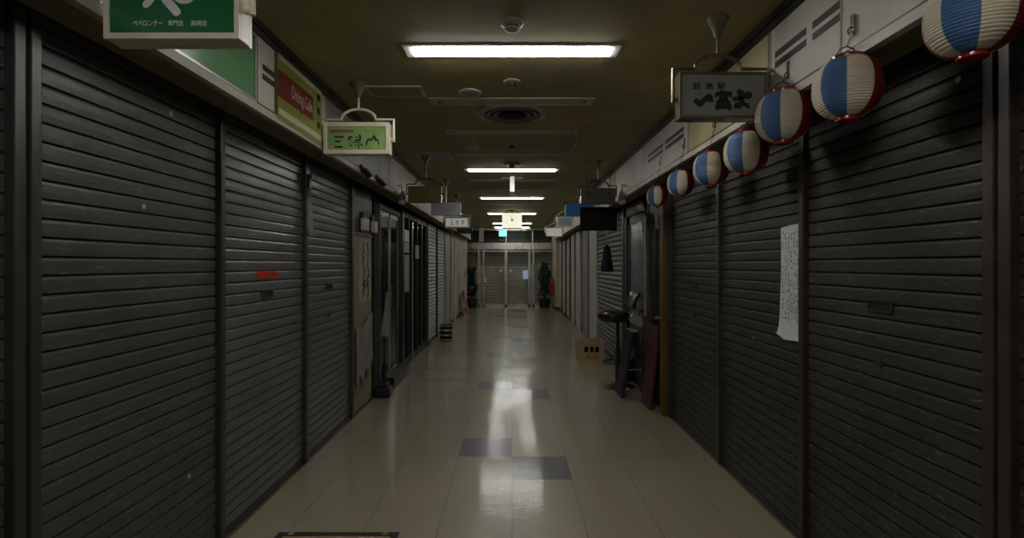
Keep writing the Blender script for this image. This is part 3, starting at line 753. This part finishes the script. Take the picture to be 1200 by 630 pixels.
# ------------------------------------------------------------------ left: poster board and dark shop front
xl = -1.69
t = thing('poster_board', (xl, 5.62, 0), 'beige board wall with a brushwork poster, past the last near shutter', 'board')
part('board', MB().box(xl, xl-.08, 5.235, 6.0, .012, 2.48), MT['plywood'], t)
part('upper_rail', MB().box(xl+.012, xl, 5.24, 6.0, 1.93, 1.96), MT['post'], t)
part('dark_header', MB().box(xl+.005, xl, 5.24, 6.0, 1.96, 2.48), MT['post'], t)
t = thing('brushwork_poster', (xl, 5.82, 1.55), 'tall yellowed poster with wavy black brush marks on the beige board', 'poster')
part('poster_sheet', MB().box(xl+.0005, xl+.003, 5.50, 5.99, 1.18, 1.90), MT['paper_old'], t)
b = MB(); r2 = random.Random(11)
for c in range(2):
    y = 5.68+c*.17; zq = 1.86; pts, ws = [], []
    while zq > 1.24:
        pts.append((y+(r2.random()-.5)*.10, zq)); ws.append(.012+.03*r2.random()); zq -= .022+.012*r2.random()
    b.stroke(pts, ws, lwall(xl+.003), .0008)
part('brush_marks', b, MT['ink'], t)
# pale cloth hung low on the board
vs, fs = [], []
for i in range(9):
    for j in range(17):
        v, u = i/8, j/16
        vs.append((xl+.032+.012*math.sin(u*22)*(.4+v), 5.33+.6*u, .98-.06*math.sin(u*5)-(.62+.10*math.sin(u*19)*1)*v))
for i in range(8):
    for j in range(16): fs.append((i*17+j, i*17+j+1, (i+1)*17+j+1, (i+1)*17+j))
o = solo('hanging_cloth', MB().add(vs, fs), MT['cloth'], (xl+.01, 5.63, .98), 'pale ragged cloth pinned low on the beige board', 'cloth')
mo = o.modifiers.new('thick', 'SOLIDIFY'); mo.thickness = .004; mo.offset = 1
for D, w, wid in ((5.60, 'wider, nearer', .08), (5.98, 'narrower, farther', .055)):
    t = thing('wall_lamp', (xl, D, 1.98), '%s of two small cream shades above the beige board' % w, 'wall lamp', 'cream wall shades')
    part('lamp_shade', MB().box(xl+.012, xl+.07, D-wid, D+wid, 1.99, 2.13, ch=.012), MT['cream'], t)
    part('lamp_mount', MB().box(xl, xl+.03, D-.03, D+.03, 2.13, 2.2), MT['black'], t)
# dark pilaster and glazed doors
solo('dark_pilaster', MB().box(xl-.08, xl+.02, 6.03, 6.32, 0.012, 2.48, ch=.006), MT['matte_black'], (xl, 6.17, 0), 'black pilaster between the beige board and the glazed shop door', 'pilaster')
t = thing('glass_shop_door', (xl, 6.95, 0), 'dark glazed sliding door in grey metal frame on the left shop front', 'shop door')
b = MB().box(xl-.05, xl+.01, 6.34, 6.40, .012, 2.38).box(xl-.05, xl+.01, 7.48, 7.54, .012, 2.38).box(xl-.05, xl+.01, 6.34, 7.54, 2.33, 2.39).box(xl-.05, xl+.0, 6.34, 7.54, .012, .06)
part('door_frame', b, MT['frame_dark'], t)
for a, c in ((6.41, 6.92), (6.96, 7.47)):
    b = MB().box(xl-.035, xl-.01, a, a+.035, .062, 2.32).box(xl-.035, xl-.01, c-.035, c, .062, 2.32).box(xl-.035, xl-.01, a, c, .062, .14).box(xl-.035, xl-.01, a, c, 2.26, 2.32)
    lf = part('door_leaf', b, MT['alu'], t)
    part('glass_pane', MB().box(xl-.028, xl-.018, a+.03, c-.03, .13, 2.27), MT['dark_glass'], lf)
part('door_pull', MB().tube([(xl+.02, 6.93, 1.0), (xl+.02, 6.93, 1.35)], .012).tube([(xl-.012, 6.93, 1.02), (xl+.02, 6.93, 1.02)], .008).tube([(xl-.012, 6.93, 1.33), (xl+.02, 6.93, 1.33)], .008), MT['chrome'], t)
solo('dark_pilaster', MB().box(xl-.08, xl+.03, 7.56, 7.72, 0.012, 2.48, ch=.006), MT['black'], (xl, 7.64, 0), 'black pilaster on the far side of the glazed shop door', 'pilaster')
t = thing('display_window', (xl, 8.75, 0), 'dark shop window with slim grey mullions past the glazed door', 'shop window')
b = MB()
for D, w in ((7.75, .04), (8.14, .05), (8.42, .05), (8.86, .035), (9.3, .06), (9.8, .08)): b.box(xl-.05, xl+.015, D-w/2, D+w/2, .012, 2.42)
b.box(xl-.05, xl+.01, 7.73, 9.84, 2.36, 2.44).box(xl-.05, xl+.01, 7.73, 9.84, .012, .12)
part('window_frame', b, MT['frame_dark'], t)
part('glass_pane', MB().box(xl-.03, xl-.02, 7.75, 9.8, .12, 2.36), MT['dark_glass'], t)
part('bright_mullion', MB().box(xl+.015, xl+.03, 8.33, 8.37, .012, 2.3), MT['alu'], t, label='bright metal mullion')
for a, c, z0, z1, mt, lb in ((7.77, 8.1, 1.98, 2.16, 'paper', 'small white notice on the shop window above the tall poster'), (7.77, 8.1, 1.80, 1.97, 'grey_face', 'grey notice on the shop window, between white notice and tall poster'), (7.78, 8.1, 1.18, 1.77, 'paper_old', 'tall pale poster on the dark shop window')):
    solo('window_notice', MB().box(xl+.016, xl+.019, a, c, z0, z1), MT[mt], (xl+.016, (a+c)/2, z0), lb, 'notice', 'notices on the shop window')
solo('window_notice', MB().box(xl+.016, xl+.024, 8.62, 8.95, 1.72, 1.95), MT['grey_face'], (xl+.016, 8.8, 1.72), 'pale card high on the shop window, past the bright mullion', 'notice', 'notices on the shop window')
# weighted banner stand
xs = -1.565
t = thing('banner_stand', (xs, 6.12, 0), 'banner stand with a black weighted base and pale furled banner, by the shop door', 'banner stand')
part('weighted_base', MB().box(xs-.10, xs+.09, 6.02, 6.22, 0, .12, ch=.02).box(xs-.06, xs+.05, 6.05, 6.19, .12, .17, ch=.012), MT['black'], t)
part('pole', MB().tube([(xs, 6.12, .16), (xs, 6.12, 1.95)], .013, 10), MT['black'], t, True)
part('sleeve', MB().tube([(xs, 6.12, .16), (xs, 6.12, .42)], .026, 10), MT['black'], t, True)
vs, fs = [], []
for i in range(13):
    v = i/12
    for j in range(11):
        a = 2*math.pi*j/11; r = (.014+.05*v**1.4)*(1+.22*math.sin(a*3+v*4))
        vs.append((xs+.035+r*math.cos(a)*.8-.02*v, 6.10+r*math.sin(a)*.9, 1.28-.54*v))
for i in range(12):
    for j in range(11): fs.append((i*11+j, i*11+(j+1) % 11, (i+1)*11+(j+1) % 11, (i+1)*11+j))
part('furled_banner', MB().add(vs, fs), MT['cloth'], t, True)
# low dark trolley of boxes before the window
t = thing('low_trough', (-1.58, 6.85, 0), 'low black trough along the foot of the glazed shop door', 'trough')
part('trough', MB().box(-1.665, -1.52, 6.45, 7.40, 0, .14, ch=.01), MT['black'], t)
part('trough_lip', MB().box(-1.668, -1.515, 6.44, 7.41, .14, .155, ch=.004), MT['post'], t)

# far left shutters, bare panel, wall
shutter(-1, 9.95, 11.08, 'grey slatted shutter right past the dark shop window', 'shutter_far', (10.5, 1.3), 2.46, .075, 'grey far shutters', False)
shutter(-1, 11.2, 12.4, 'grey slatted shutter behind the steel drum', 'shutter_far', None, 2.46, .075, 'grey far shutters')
for D, lb in ((9.88, 'charcoal post between the shop window and the first far shutter'), (11.14, 'charcoal post between the two far grey shutters'), (12.46, 'grey post where the far grey shutters end')):
    post(-1, D, .07, lb, 'post' if D < 12 else 'alu', z1=2.46)
t = thing('folding_partition', (xl, 13.0, 0), 'plain grey folding panels between the far shutters and beige wall', 'partition')
for a in (12.52, 12.88, 13.24): part('panel', MB().box(xl-.04, xl, a, a+.34, .012, 2.46, ch=.006), MT['shutter_far'], t)
struct('wall_left_end', MB().box(-2.1, -1.655, 13.64, 18.35, 0, CZ), MT['beige_wall'])
struct('baseboard_left', MB().box(-1.655, -1.645, 13.64, 18.35, 0, .09), MT['trim_dark'])
b = MB().tube([(-1.63, 14.3, 0), (-1.63, 14.3, 2.4)], .028, 10)
solo('wall_pipe', b, MT['cream'], (-1.63, 14.3, 0), 'cream vertical pipe on the beige wall beyond the grey panels', 'pipe', smooth=True)
for D, z, h, w, mt, lb in ((15.9, 1.0, .32, .5, 'ice_face', 'pale blue poster on the far beige wall'), (17.6, 1.20, .22, .5, 'red', 'small red sticker beside the pale blue poster on the beige wall'), (17.3, 1.9, .3, .4, 'paper_old', 'dull card high on the far beige wall')):
    solo('wall_poster', MB().box(-1.6545, -1.65, D-w/2, D+w/2, z, z+h), MT[mt], (-1.6545, D, z), lb, 'poster', 'sheets on the far beige wall')
for k, (D, xk, h, lb) in enumerate(((15.6, -1.60, .68, 'pinkish board leaning at the foot of the beige wall, nearer of two'), (16.6, -1.57, .74, 'pinkish board leaning at the foot of the beige wall, farther of two'))):
    fr = lambda u, v, n: (u, D+n, v)
    b = MB().prism([(-1.642, h), (-1.615, h), (xk+.11, 0), (xk+.08, 0)], fr, .45)
    solo('leaning_board', b, pm('pinkish_board_%s' % 'ab'[k], srgb(150, 112, 92), .7), (xk, D+.2, 0), lb, 'board', 'boards leaning on the far beige wall')
# steel drum
xd, yd = px(523.5, 10.7), 10.6
t = thing('steel_drum', (xd, yd, 0), 'squat dark drum with bright metal hoops before the far shutters', 'drum')
part('drum_body', MB().lathe([(.125, 0), (.132, .01), (.132, .33), (.125, .335), (.11, .325), (.02, .322)], (xd, yd, 0), 28), MT['black'], t, True)
for z in (.015, .115, .215, .31): part('hoop', MB().lathe([(.133, z), (.138, z+.008), (.138, z+.024), (.133, z+.032)], (xd, yd, 0), 28, caps=False), MT['chrome'], t, True)
for s in (-1, 1): part('handle', MB().tube([(xd+s*.135, yd-.05, .26), (xd+s*.165, yd-.03, .27), (xd+s*.165, yd+.03, .27), (xd+s*.135, yd+.05, .26)], .006), MT['chrome'], t)

# ------------------------------------------------------------------ right: doorway, door, far frontage
xr = 1.69
solo('wood_post', MB().box(1.60, 1.67, 5.30, 5.40, 0, 2.44, ch=.006), MT['wood_post'], (1.63, 5.35, 0), 'tall ochre wooden post at the end of the near shutters', 'post')
t = thing('dark_doorway', (xr, 5.85, 0), 'dark recessed doorway panel behind the leaning maroon board', 'doorway')
part('door_panel', MB().box(xr, xr+.04, 5.43, 6.18, .012, 2.46), MT['wood_dark'], t)
b = MB()
for a in (5.44, 5.78, 6.14): b.box(xr-.015, xr, a, a+.04, .012, 2.46)
b.box(xr-.012, xr, 5.44, 6.16, .9, .96)
part('panel_mullion', b, MT['black'], t)
part('knob', MB().tube([(xr-.05, 5.72, 1.0), (xr-.0, 5.72, 1.0)], .022, 12), MT['alu'], t)
solo('olive_batten', MB().box(1.62, 1.665, 5.93, 6.0, 0, 2.05, ch=.004), MT['wood_dark'], (1.64, 5.96, 0), 'dark olive batten standing in the dark doorway', 'batten')
solo('white_strip', MB().box(1.60, 1.625, 6.02, 6.06, .99, 2.2, ch=.004), MT['alu'], (1.61, 6.04, .99), 'pale upright strip fixed beside the frosted glass door', 'strip')
for y, lb in ((6.1, 'white cloth scrap hung high left in the dark doorway'), (5.52, 'white cloth scrap hung high beside the ochre post')):
    vs = [(1.60+.012*math.sin(i*1.7+j), y-.05+.035*j+.012*math.sin(i), 2.23-.055*i) for i in range(5) for j in range(4)]
    fs = [(i*4+j, i*4+j+1, (i+1)*4+j+1, (i+1)*4+j) for i in range(4) for j in range(3)]
    o = solo('cloth_scrap', MB().add(vs, fs), MT['cloth'], (1.61, y, 2.2), lb, 'cloth', 'cloth scraps in the doorway')
    mo = o.modifiers.new('thick', 'SOLIDIFY'); mo.thickness = .006
# frosted door
t = thing('frosted_glass_door', (xr, 6.85, 0), 'wooden door with tall blue-grey frosted glass behind the bar stool', 'door')
b = MB().box(xr-.02, xr+.04, 6.22, 6.32, .012, 2.46).box(xr-.02, xr+.04, 7.30, 7.42, .012, 2.46).box(xr-.02, xr+.04, 6.22, 7.42, 2.30, 2.46)
part('door_frame', b, MT['wood_dark'], t)
b = MB().box(xr, xr+.03, 6.33, 6.45, .02, 2.29).box(xr, xr+.03, 7.17, 7.29, .02, 2.29).box(xr, xr+.03, 6.33, 7.29, 2.18, 2.29).box(xr, xr+.03, 6.33, 7.29, .02, .82)
lf = part('door_leaf', b, MT['wood_dark'], t)
part('glass_pane', MB().box(xr+.01, xr+.02, 6.45, 7.17, .82, 2.18), MT['blue_glass'], lf)
part('kick_plate', MB().box(xr-.006, xr, 6.45, 7.17, .80, .93), MT['alu'], lf)
part('door_knob', MB().tube([(xr-.06, 6.40, 1.02), (xr, 6.40, 1.02)], .02, 12), MT['chrome'], t)
solo('dark_pilaster', MB().box(xr-.03, xr+.06, 7.44, 7.56, 0, 2.46, ch=.005), MT['post'], (xr, 7.5, 0), 'charcoal pilaster between frosted glass door and dull shutter', 'pilaster')
shutter(1, 7.60, 9.80, 'dull grey shutter behind the hanging drawstring bag', 'shutter_dull', None, 2.46, .08, 'grey far shutters')
# upright panels and dark gaps beyond
RP = [(9.86, 10.80, 'pale_panel', 'broad pale upright panel, first past the dull shutter'), (11.05, 11.85, 'grey_panel', 'grey upright panel, second past the dull shutter'), (12.30, 13.05, 'pale_panel', 'pale upright panel, third past the dull shutter'),
      (13.40, 14.15, 'beige_wall', 'beige upright panel, fourth past the dull shutter')]
for a, c, m_, lb in RP:
    t = thing('upright_panel', (xr, (a+c)/2, 0), lb, 'wall panel', 'upright panels on the far frontage')
    part('panel_board', MB().box(xr-.02, xr+.05, a, c, .012, 2.46, ch=.006), MT[m_], t)
    part('dark_joint', MB().box(xr, xr+.05, c, c+.20, .012, 2.46), MT['matte_black'], t)
    part('black_foot', MB().box(xr-.03, xr+.04, c+.01, c+.10, 0, .16, ch=.008), MT['black'], t)
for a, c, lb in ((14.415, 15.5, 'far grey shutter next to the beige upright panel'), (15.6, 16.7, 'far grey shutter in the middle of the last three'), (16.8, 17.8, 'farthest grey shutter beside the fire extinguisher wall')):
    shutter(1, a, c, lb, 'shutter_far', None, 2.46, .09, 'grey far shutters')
for a, lb in ((14.385, 'slim black post before the far grey shutters'), (15.55, 'slim black post between the first two far grey shutters'), (16.75, 'slim black post between the last two far grey shutters')):
    post(1, a, .06 if a > 15 else .04, lb, 'black', z1=2.46)
struct('wall_right_end', MB().box(1.57, 2.1, 17.85, 19.2, 0, CZ), MT['beige_wall'])
struct('baseboard_right', MB().box(1.56, 1.57, 17.85, 19.2, 0, .1).box(1.57, 2.1, 17.84, 17.85, 0, .1), MT['trim_dark'])
t = thing('fire_extinguisher', (1.50, 18.3, .5), 'red fire extinguisher hung on the pale wall by the end doors', 'fire extinguisher')
part('cylinder', MB().lathe([(.03, .5), (.075, .505), (.082, .53), (.082, .93), (.06, 1.0), (.03, 1.03), (.03, 1.06)], (1.485, 18.3, 0), 20), MT['red_can'], t, True)
part('valve', MB().box(1.46, 1.51, 18.27, 18.33, 1.06, 1.10).box(1.41, 1.50, 18.285, 18.315, 1.10, 1.115), MT['black'], t)
part('hose', MB().tube([(1.45, 18.27, 1.07), (1.40, 18.24, 1.0), (1.395, 18.22, .8), (1.41, 18.22, .66)], .012), MT['black'], t)
part('bracket', MB().box(1.55, 1.57, 18.22, 18.38, .62, .95), MT['alu'], t)

# beer crate
cx, cy = px(693, 8.26), 8.26
t = thing('bottle_crate', (cx, cy+.18, 0), 'tan plastic bottle crate on the floor behind the bar stool', 'crate')
w, dd, h = .21, .36, .34
b = MB()
for y in (cy, cy+dd-.014):
    b.box(cx-w, cx+w, y, y+.014, 0, .16).box(cx-w, cx+w, y, y+.014, .255, h-.0).box(cx-w, cx-.115, y, y+.014, .16, .255).box(cx+.135, cx+w, y, y+.014, .16, .255)
    for g in (-.035, .05): b.box(cx+g-.012, cx+g+.012, y, y+.014, .16, .255)
for s in (-1, 1): b.box(cx+s*w, cx+s*(w-.014), cy+.014, cy+dd-.014, 0, h)
b.box(cx-w+.014, cx+w-.014, cy+.014, cy+dd-.014, .004, .018)
part('crate_shell', b, MT['crate'], t)
b = MB().box(cx-w-.008, cx+w+.008, cy-.008, cy, h-.035, h).box(cx-w-.008, cx+w+.008, cy-.008, cy, 0, .03)
for x in (-.21, -.135, .14, .2): b.box(cx+x-.012, cx+x+.012, cy-.006, cy, .03, h-.035)
for s in (-1, 1): b.box(cx+s*(w+.008), cx+s*w, cy, cy+dd, h-.035, h)
part('crate_ribs', b, MT['crate'], t)
b = MB(); text(b, '麦酒', cx-.09, cx+.10, .055, .13, front(cy), .0015)
part('crate_lettering', b, pm('faded_crate_print', srgb(120, 84, 36), .5), t)
names = {}
proto = None
for i, gx in enumerate((-.14, -.07, 0, .07, .14)):
    for j in range(2):
        x, y = cx+gx, cy+.065+j*.22
        lb = '%s dark bottle in the tan crate, %s row' % (('first', 'second', 'third', 'fourth', 'fifth')[i], ('front', 'back')[j])
        b = MB().lathe([(.030, .02), (.033, .03), (.033, .18), (.026, .215), (.014, .25), (.013, .295)], (x, y, 0), 14)
        t2 = thing('beer_bottle', (x, y, .02), lb, 'bottle', 'bottles in the tan crate')
        part('bottle_glass', b, MT['bottle'], t2, True)
        part('bottle_cap', MB().lathe([(.0155, .295), (.0155, .307), (.012, .31)], (x, y, 0), 12), MT['alu'], t2, True)

# bar stool with a backrest, facing the corridor
bx, by = px(724, 6.6), 6.6
t = thing('bar_stool', (bx, by, 0), 'black padded bar stool with low backrest and round chrome-edged foot', 'stool')
part('base_plate', MB().lathe([(.225, 0), (.225, .008), (.19, .02), (.08, .038), (.035, .055), (.03, .09)], (bx, by, 0), 32), MT['chrome'], t, True)
part('column', MB().lathe([(.034, .06), (.034, .50), (.022, .50), (.022, .93)], (bx, by, 0), 18), MT['black'], t, True)
part('foot_ring', MB().tube([(bx+.14*math.cos(a*math.pi/12)-.05, by+.14*math.sin(a*math.pi/12), .33) for a in range(25)], .011).tube([(bx+.02, by, .33), (bx+.09, by, .33)], .011), MT['black'], t, True)
sx0 = bx-.06
part('seat', MB().lathe([(.05, .855), (.15, .86), (.195, .885), (.214, .93), (.208, .97), (.18, .996), (.12, 1.006), (.03, 1.0)], (sx0, by, 0), 32), MT['vinyl'], t, True)
part('seat_piping', MB().tube([(sx0+.212*math.cos(a*math.pi/16), by+.212*math.sin(a*math.pi/16), .953) for a in range(33)], .007), MT['vinyl'], t, True)
part('back_bracket', MB().tube([(sx0+.12, by, .90), (sx0+.24, by, .93), (sx0+.29, by, 1.03), (sx0+.30, by, 1.10)], .014), MT['chrome'], t, True)
vs, fs = [], []
for i in range(9):
    for j in range(13):
        v, u = i/8*2-1, j/12*2-1
        e = (max(0, 1-abs(u)**5)*max(0, 1-abs(v)**5))**.5
        for_ = .034*e
        vs.append((sx0+.285-.05*(1-u*u)*0+.05*v-for_-.05*u*u, by+.20*u, 1.14+.115*v))
k = len(vs)
for i in range(9):
    for j in range(13):
        v, u = i/8*2-1, j/12*2-1
        e = (max(0, 1-abs(u)**5)*max(0, 1-abs(v)**5))**.5
        vs.append((sx0+.285+.05*v+.02*e-.05*u*u, by+.20*u, 1.14+.115*v))
for q in (0, k):
    for i in range(8):
        for j in range(12): fs.append((q+i*13+j, q+i*13+j+1, q+(i+1)*13+j+1, q+(i+1)*13+j))
part('backrest', MB().add(vs, fs), MT['vinyl'], t, True)
part('back_trim', MB().tube([(sx0+.335-.05*u*u, by+.20*u, 1.258) for u in [q/6-1 for q in range(13)]], .009), MT['chrome'], t, True)
# folding A-frame board seen edge-on
ax, ay = px(739, 6.25), 6.25
t = thing('a_frame_sign', (ax, ay, 0), 'black folding sandwich board seen edge-on beside the bar stool', 'sandwich board')
hh = .80
for s, nm in ((-1, 'front_panel'), (1, 'rear_panel')):
    fr = lambda u, v, n: (u, ay-.24+n, v)
    o = part(nm, MB().prism([(ax+s*.012, hh), (ax+s*.044, hh), (ax+s*.175, 0), (ax+s*.140, 0)], fr, .34), MT['black_soft'], t)
for q in (-.20, .0): part('hinge', MB().box(ax-.04, ax+.04, ay+q, ay+q+.06, hh-.012, hh+.014, ch=.004), MT['alu'], t)
part('spreader', MB().tube([(ax-.10, ay-.21, .34), (ax+.10, ay-.21, .34)], .006), MT['alu'], t)
# leaning maroon board
fr = lambda u, v, n: (u, 5.52+n, v)
solo('leaning_board', MB().prism([(1.615, .92), (1.64, .92), (1.545, 0), (1.515, 0)], fr, .34), MT['red_board'], (1.56, 5.7, 0), 'maroon board leaning beside the ochre wooden post', 'board')
# bundle of boxes at foot of the frosted door
t = thing('stacked_case', (1.60, 7.05, 0), 'dark low case at the foot of the frosted glass door', 'case')
part('case_body', MB().box(1.52, 1.665, 6.85, 7.25, .012, .30, ch=.012), MT['black'], t)
part('case_lid', MB().box(1.515, 1.668, 6.845, 7.255, .30, .335, ch=.008), MT['post'], t)
part('latch', MB().box(1.51, 1.516, 7.02, 7.08, .27, .33), MT['alu'], t)

# ------------------------------------------------------------------ hanging things in the middle
yc = 12.6
xa, xb, za, zb = px(588.5, yc), px(611.5, yc), pz(266.5, yc), pz(249.5, yc)
t = thing('hanging_clock', (0, yc+.06, CZ), 'lit cream box clock hanging in the middle of the corridor', 'clock')
xm = (xa+xb)/2
part('clock_box', MB().box(xa, xb, yc, yc+.12, za, zb, ch=.01), MT['clock_face'], t, label='glowing cream box')
zc = (za+zb)/2
b = MB()
for k in range(12):
    a = k*math.pi/6; b.stroke([(xm+.125*math.sin(a), zc+.125*math.cos(a)), (xm+.145*math.sin(a), zc+.145*math.cos(a))], .012, front(yc), .002)
part('hour_marks', b, MT['grey_face'], t)
part('hour_hand', MB().stroke([(xm, zc), (xm+.05, zc+.03)], .02, front(yc-.002), .002), MT['ink'], t)
part('minute_hand', MB().stroke([(xm, zc), (xm-.02, zc+.09)], .014, front(yc-.004), .002), MT['ink'], t)
part('hub', MB().tube([(xm, yc, zc), (xm, yc-.012, zc)], .024, 14), MT['ink'], t)
part('hanger', MB().tube([(xm, yc+.06, CZ), (xm, yc+.06, zb+.09)], .012).tube([(xm-.14, yc+.06, zb), (xm-.1, yc+.06, zb+.07), (xm, yc+.06, zb+.1), (xm+.1, yc+.06, zb+.07), (xm+.14, yc+.06, zb)], .012).lathe([(.09, 0), (.08, -.03), (.03, -.05)], (xm, yc+.06, CZ), 16), MT['black'], t)
ye = 18.9
t = thing('exit_sign', (px(589.5, ye), ye+.04, CZ), 'glowing turquoise exit sign above the end doors', 'exit sign')
xa, xb, za, zb = px(585, ye), px(593.6, ye), pz(276.5, ye), pz(268.3, ye)
part('sign_case', MB().box(xa-.008, xb+.008, ye+.008, ye+.07, za-.008, zb+.008, ch=.006), MT['white'], t)
part('lit_face', MB().box(xa, xb, ye, ye+.008, za, zb), MT['exit_face'], t)
b = MB(); fr = front(ye); xm, zc = (xa+xb)/2, (za+zb)/2
b.stroke([(xm-.03, zc+.03), (xm-.01, zc-.02), (xm+.03, zc-.06)], .022, fr); b.stroke([(xm-.01, zc-.02), (xm-.06, zc-.07)], .02, fr); b.stroke([(xm-.07, zc+.02), (xm-.02, zc+.03), (xm+.03, zc-.0)], .016, fr); b.stroke([(xm-.02, zc+.065), (xm-.019, zc+.066)], .03, fr)
b.stroke([(xm+.06, zc-.08), (xm+.06, zc+.08), (xm+.1, zc+.08), (xm+.1, zc-.08)], .012, fr)
part('running_pictogram', b, MT['white'], t)
part('mounting_arm', MB().box(xm-.02, xm+.02, ye+.02, ye+.05, zb, CZ), MT['white'], t)
ym = 7.7
t = thing('edge_on_sign', (.0, ym, CZ), 'narrow white sign hung edge-on under the second lit tube light', 'hanging sign')
zA, zB = pz(224.5, ym), pz(206, ym)
part('sign_board', MB().box(px(597.5, ym), px(603, ym), ym, ym+.5, zA, zB, ch=.006), MT['white'], t)
part('cross_arm', MB().box(px(587, ym), px(613, ym), ym+.2, ym+.26, zB-.012, zB+.035), MT['ice_face'], t)
for x in (-.12, .12): part('hanging_rod', MB().tube([(x, ym+.23, zB+.03), (x, ym+.23, CZ)], .006), MT['alu'], t)

# ------------------------------------------------------------------ end doors
E = END
def ex(x): return px(x, E)
def ez(y): return pz(y, E)
t = props(link(bpy.data.objects.new('door_1', None)), 'double glass doors in stainless frame closing the far end', None, None, 'structure'); t.location = (ex(593), E, 0); ROOT['door_1'] = Vector(t.location)
zh0, zh1 = ez(292), ez(284.5)
b = MB().box(-2.05, 1.57, E-.05, E+.06, zh0, zh1).box(-2.05, 1.57, E-.02, E+.04, zh0-.09, zh0-.05)
part('header_beam', b, MT['stainless'], t)
b = MB()
for x, w in ((561.2, .035), (566.8, .035), (593, .05), (620.3, .035), (625, .035)): b.box(ex(x)-w, ex(x)+w, E-.03, E+.03, 0, zh0)
b.box(-2.05, 1.57, E-.03, E+.03, 0, .09)
part('door_frame', b, MT['stainless'], t)
for x0, x1 in ((-2.05, ex(561)), (ex(567), ex(593)), (ex(593), ex(620)), (ex(625), 1.57)):
    part('glass_pane', MB().box(x0+.036, x1-.036, E-.006, E+.006, .09, zh0-.05), MT['door_glass'], t)
for x in (587, 598.5): part('round_sticker', MB().tube([(ex(x), E-.012, ez(317)), (ex(x), E-.006, ez(317))], .05, 16), MT['white'], t)
part('door_notice', MB().box(ex(567.8), ex(570), E-.012, E-.006, ez(330), ez(325)), MT['white'], t)
b = MB(); 
for x in (589.5, 596.5): b.tube([(ex(x), E-.05, ez(335)), (ex(x), E-.05, ez(320))], .015)
part('door_pull', b, MT['chrome'], t)
t = props(link(bpy.data.objects.new('window_1', None)), 'glass transom above the end doors', None, None, 'structure'); t.location = (0, E, zh1); ROOT['window_1'] = Vector(t.location)
b = MB()
for x in (-2.03, ex(562), ex(593), ex(624), 1.55): b.box(x-.02, x+.02, E-.02, E+.03, zh1, CZ)
b.box(-2.05, 1.57, E-.02, E+.03, CZ-.05, CZ)
part('window_frame', b, MT['stainless'], t)
part('glass_pane', MB().box(-2.05, 1.55, E-.004, E+.004, zh1, CZ-.05), MT['door_glass'], t)
t = thing('end_shutter', (0, E+.45, 0), 'beige slatted shutter closed behind the glass end doors', 'roller shutter')
pr, z = [], .03
while z < 2.2:
    pr += [(.012, z), (.012, z+.012), (0, z+.018), (-.006, z+.06), (0, z+.105)]; z += .115
vs, fs = [], []
for d, zz in pr: vs += [(-2.1, E+.45+d, zz), (2.1, E+.45+d, zz)]
for i in range(len(pr)-1): fs.append((2*i, 2*i+1, 2*i+3, 2*i+2))
part('curtain', MB().add(vs, fs), MT['end_shutter'], t)
part('hood_box', MB().box(-2.1, 2.1, E+.36, E+.62, 2.2, 2.6, ch=.02), MT['trim_dark'], t)
part('bottom_bar', MB().box(-2.1, 2.1, E+.42, E+.48, 0, .03), MT['stainless'], t)
t = thing('added_glow_panel', (ex(616), E+.20, 0), 'small glowing panel added for the bluish light in the right glass door', 'lit panel')  # panel and stand added to give the bluish light in the door glass
za, zb = pz(326.5, E+.2), pz(316.5, E+.2); xa, xb = px(612.8, E+.2), px(618.8, E+.2)
part('panel_face', MB().box(xa, xb, E+.185, E+.20, za, zb), MT['blue_glow'], t)
part('panel_stand', MB().box((xa+xb)/2-.03, (xa+xb)/2+.03, E+.195, E+.23, 0.0, za).box((xa+xb)/2-.12, (xa+xb)/2+.12, E+.13, E+.23, 0, .02), MT['stainless'], t)

# potted trees by the end doors
def tree(x, y, h, w, seed, label):
    r = random.Random(seed)
    t = thing('potted_tree', (x, y, 0), label, 'potted plant', 'potted trees by the end doors')
    part('pot', MB().lathe([(.14, 0), (.19, .02), (.21, .30), (.225, .31), (.225, .34), (.19, .335), (.02, .32)], (x, y, 0), 24), MT['black'], t, True)
    part('trunk', MB().tube([(x, y, .30), (x+.02, y, .7), (x-.01, y, 1.1), (x, y, h-.1)], [.03, .024, .018, .008]), MT['bark'], t)
    b = MB()
    for i in range(900):
        v = r.random()**.85; z = .42+(h-.42)*v
        rad = w*(1-.35*v**2)*(.8+.3*math.sin(v*9+seed))*(.35+.65*r.random()**.5)
        a = r.random()*6.283; c = Vector((x+rad*math.cos(a), y+rad*math.sin(a), z))
        d = Vector((math.cos(a)+r.gauss(0, .5), math.sin(a)+r.gauss(0, .5), r.gauss(-.2, .5))).normalized()
        n_ = d.cross(Vector((r.gauss(0, 1), r.gauss(0, 1), r.gauss(0, 1)))).normalized()
        L, W = .05+.04*r.random(), .018+.012*r.random()
        b.add([c-d*L, c+n_*W, c+d*L, c-n_*W], [(0, 1, 2, 3)])
    o = part('foliage', b, MT['leaf'], t)
tree(px(638, 18.75), 18.75, 1.66, .27, 2, 'bushy dark potted tree before the right side of the end doors')
tree(-1.52, 18.72, 1.50, .22, 5, 'dark potted tree half hidden by the beige wall end')

# ------------------------------------------------------------------ world, camera, view
w = bpy.data.worlds.new('world'); S.world = w; w.use_nodes = True
w.node_tree.nodes['Background'].inputs[0].default_value = (0, 0, 0, 1)
cam = bpy.data.cameras.new('camera'); co = link(bpy.data.objects.new('camera', cam)); S.camera = co
co.location = (0, 0, EYE); co.rotation_euler = (math.pi/2, 0, 0)
cam.sensor_width = 36; cam.lens = F/1200*36; cam.shift_y = -5/1200; cam.clip_start = .05
S.view_settings.view_transform = 'Standard'; S.view_settings.look = 'None'; S.view_settings.gamma = 1; S.view_settings.exposure = EXPO if 'EXPO' in globals() else 0.0
S.view_settings.use_curve_mapping = False
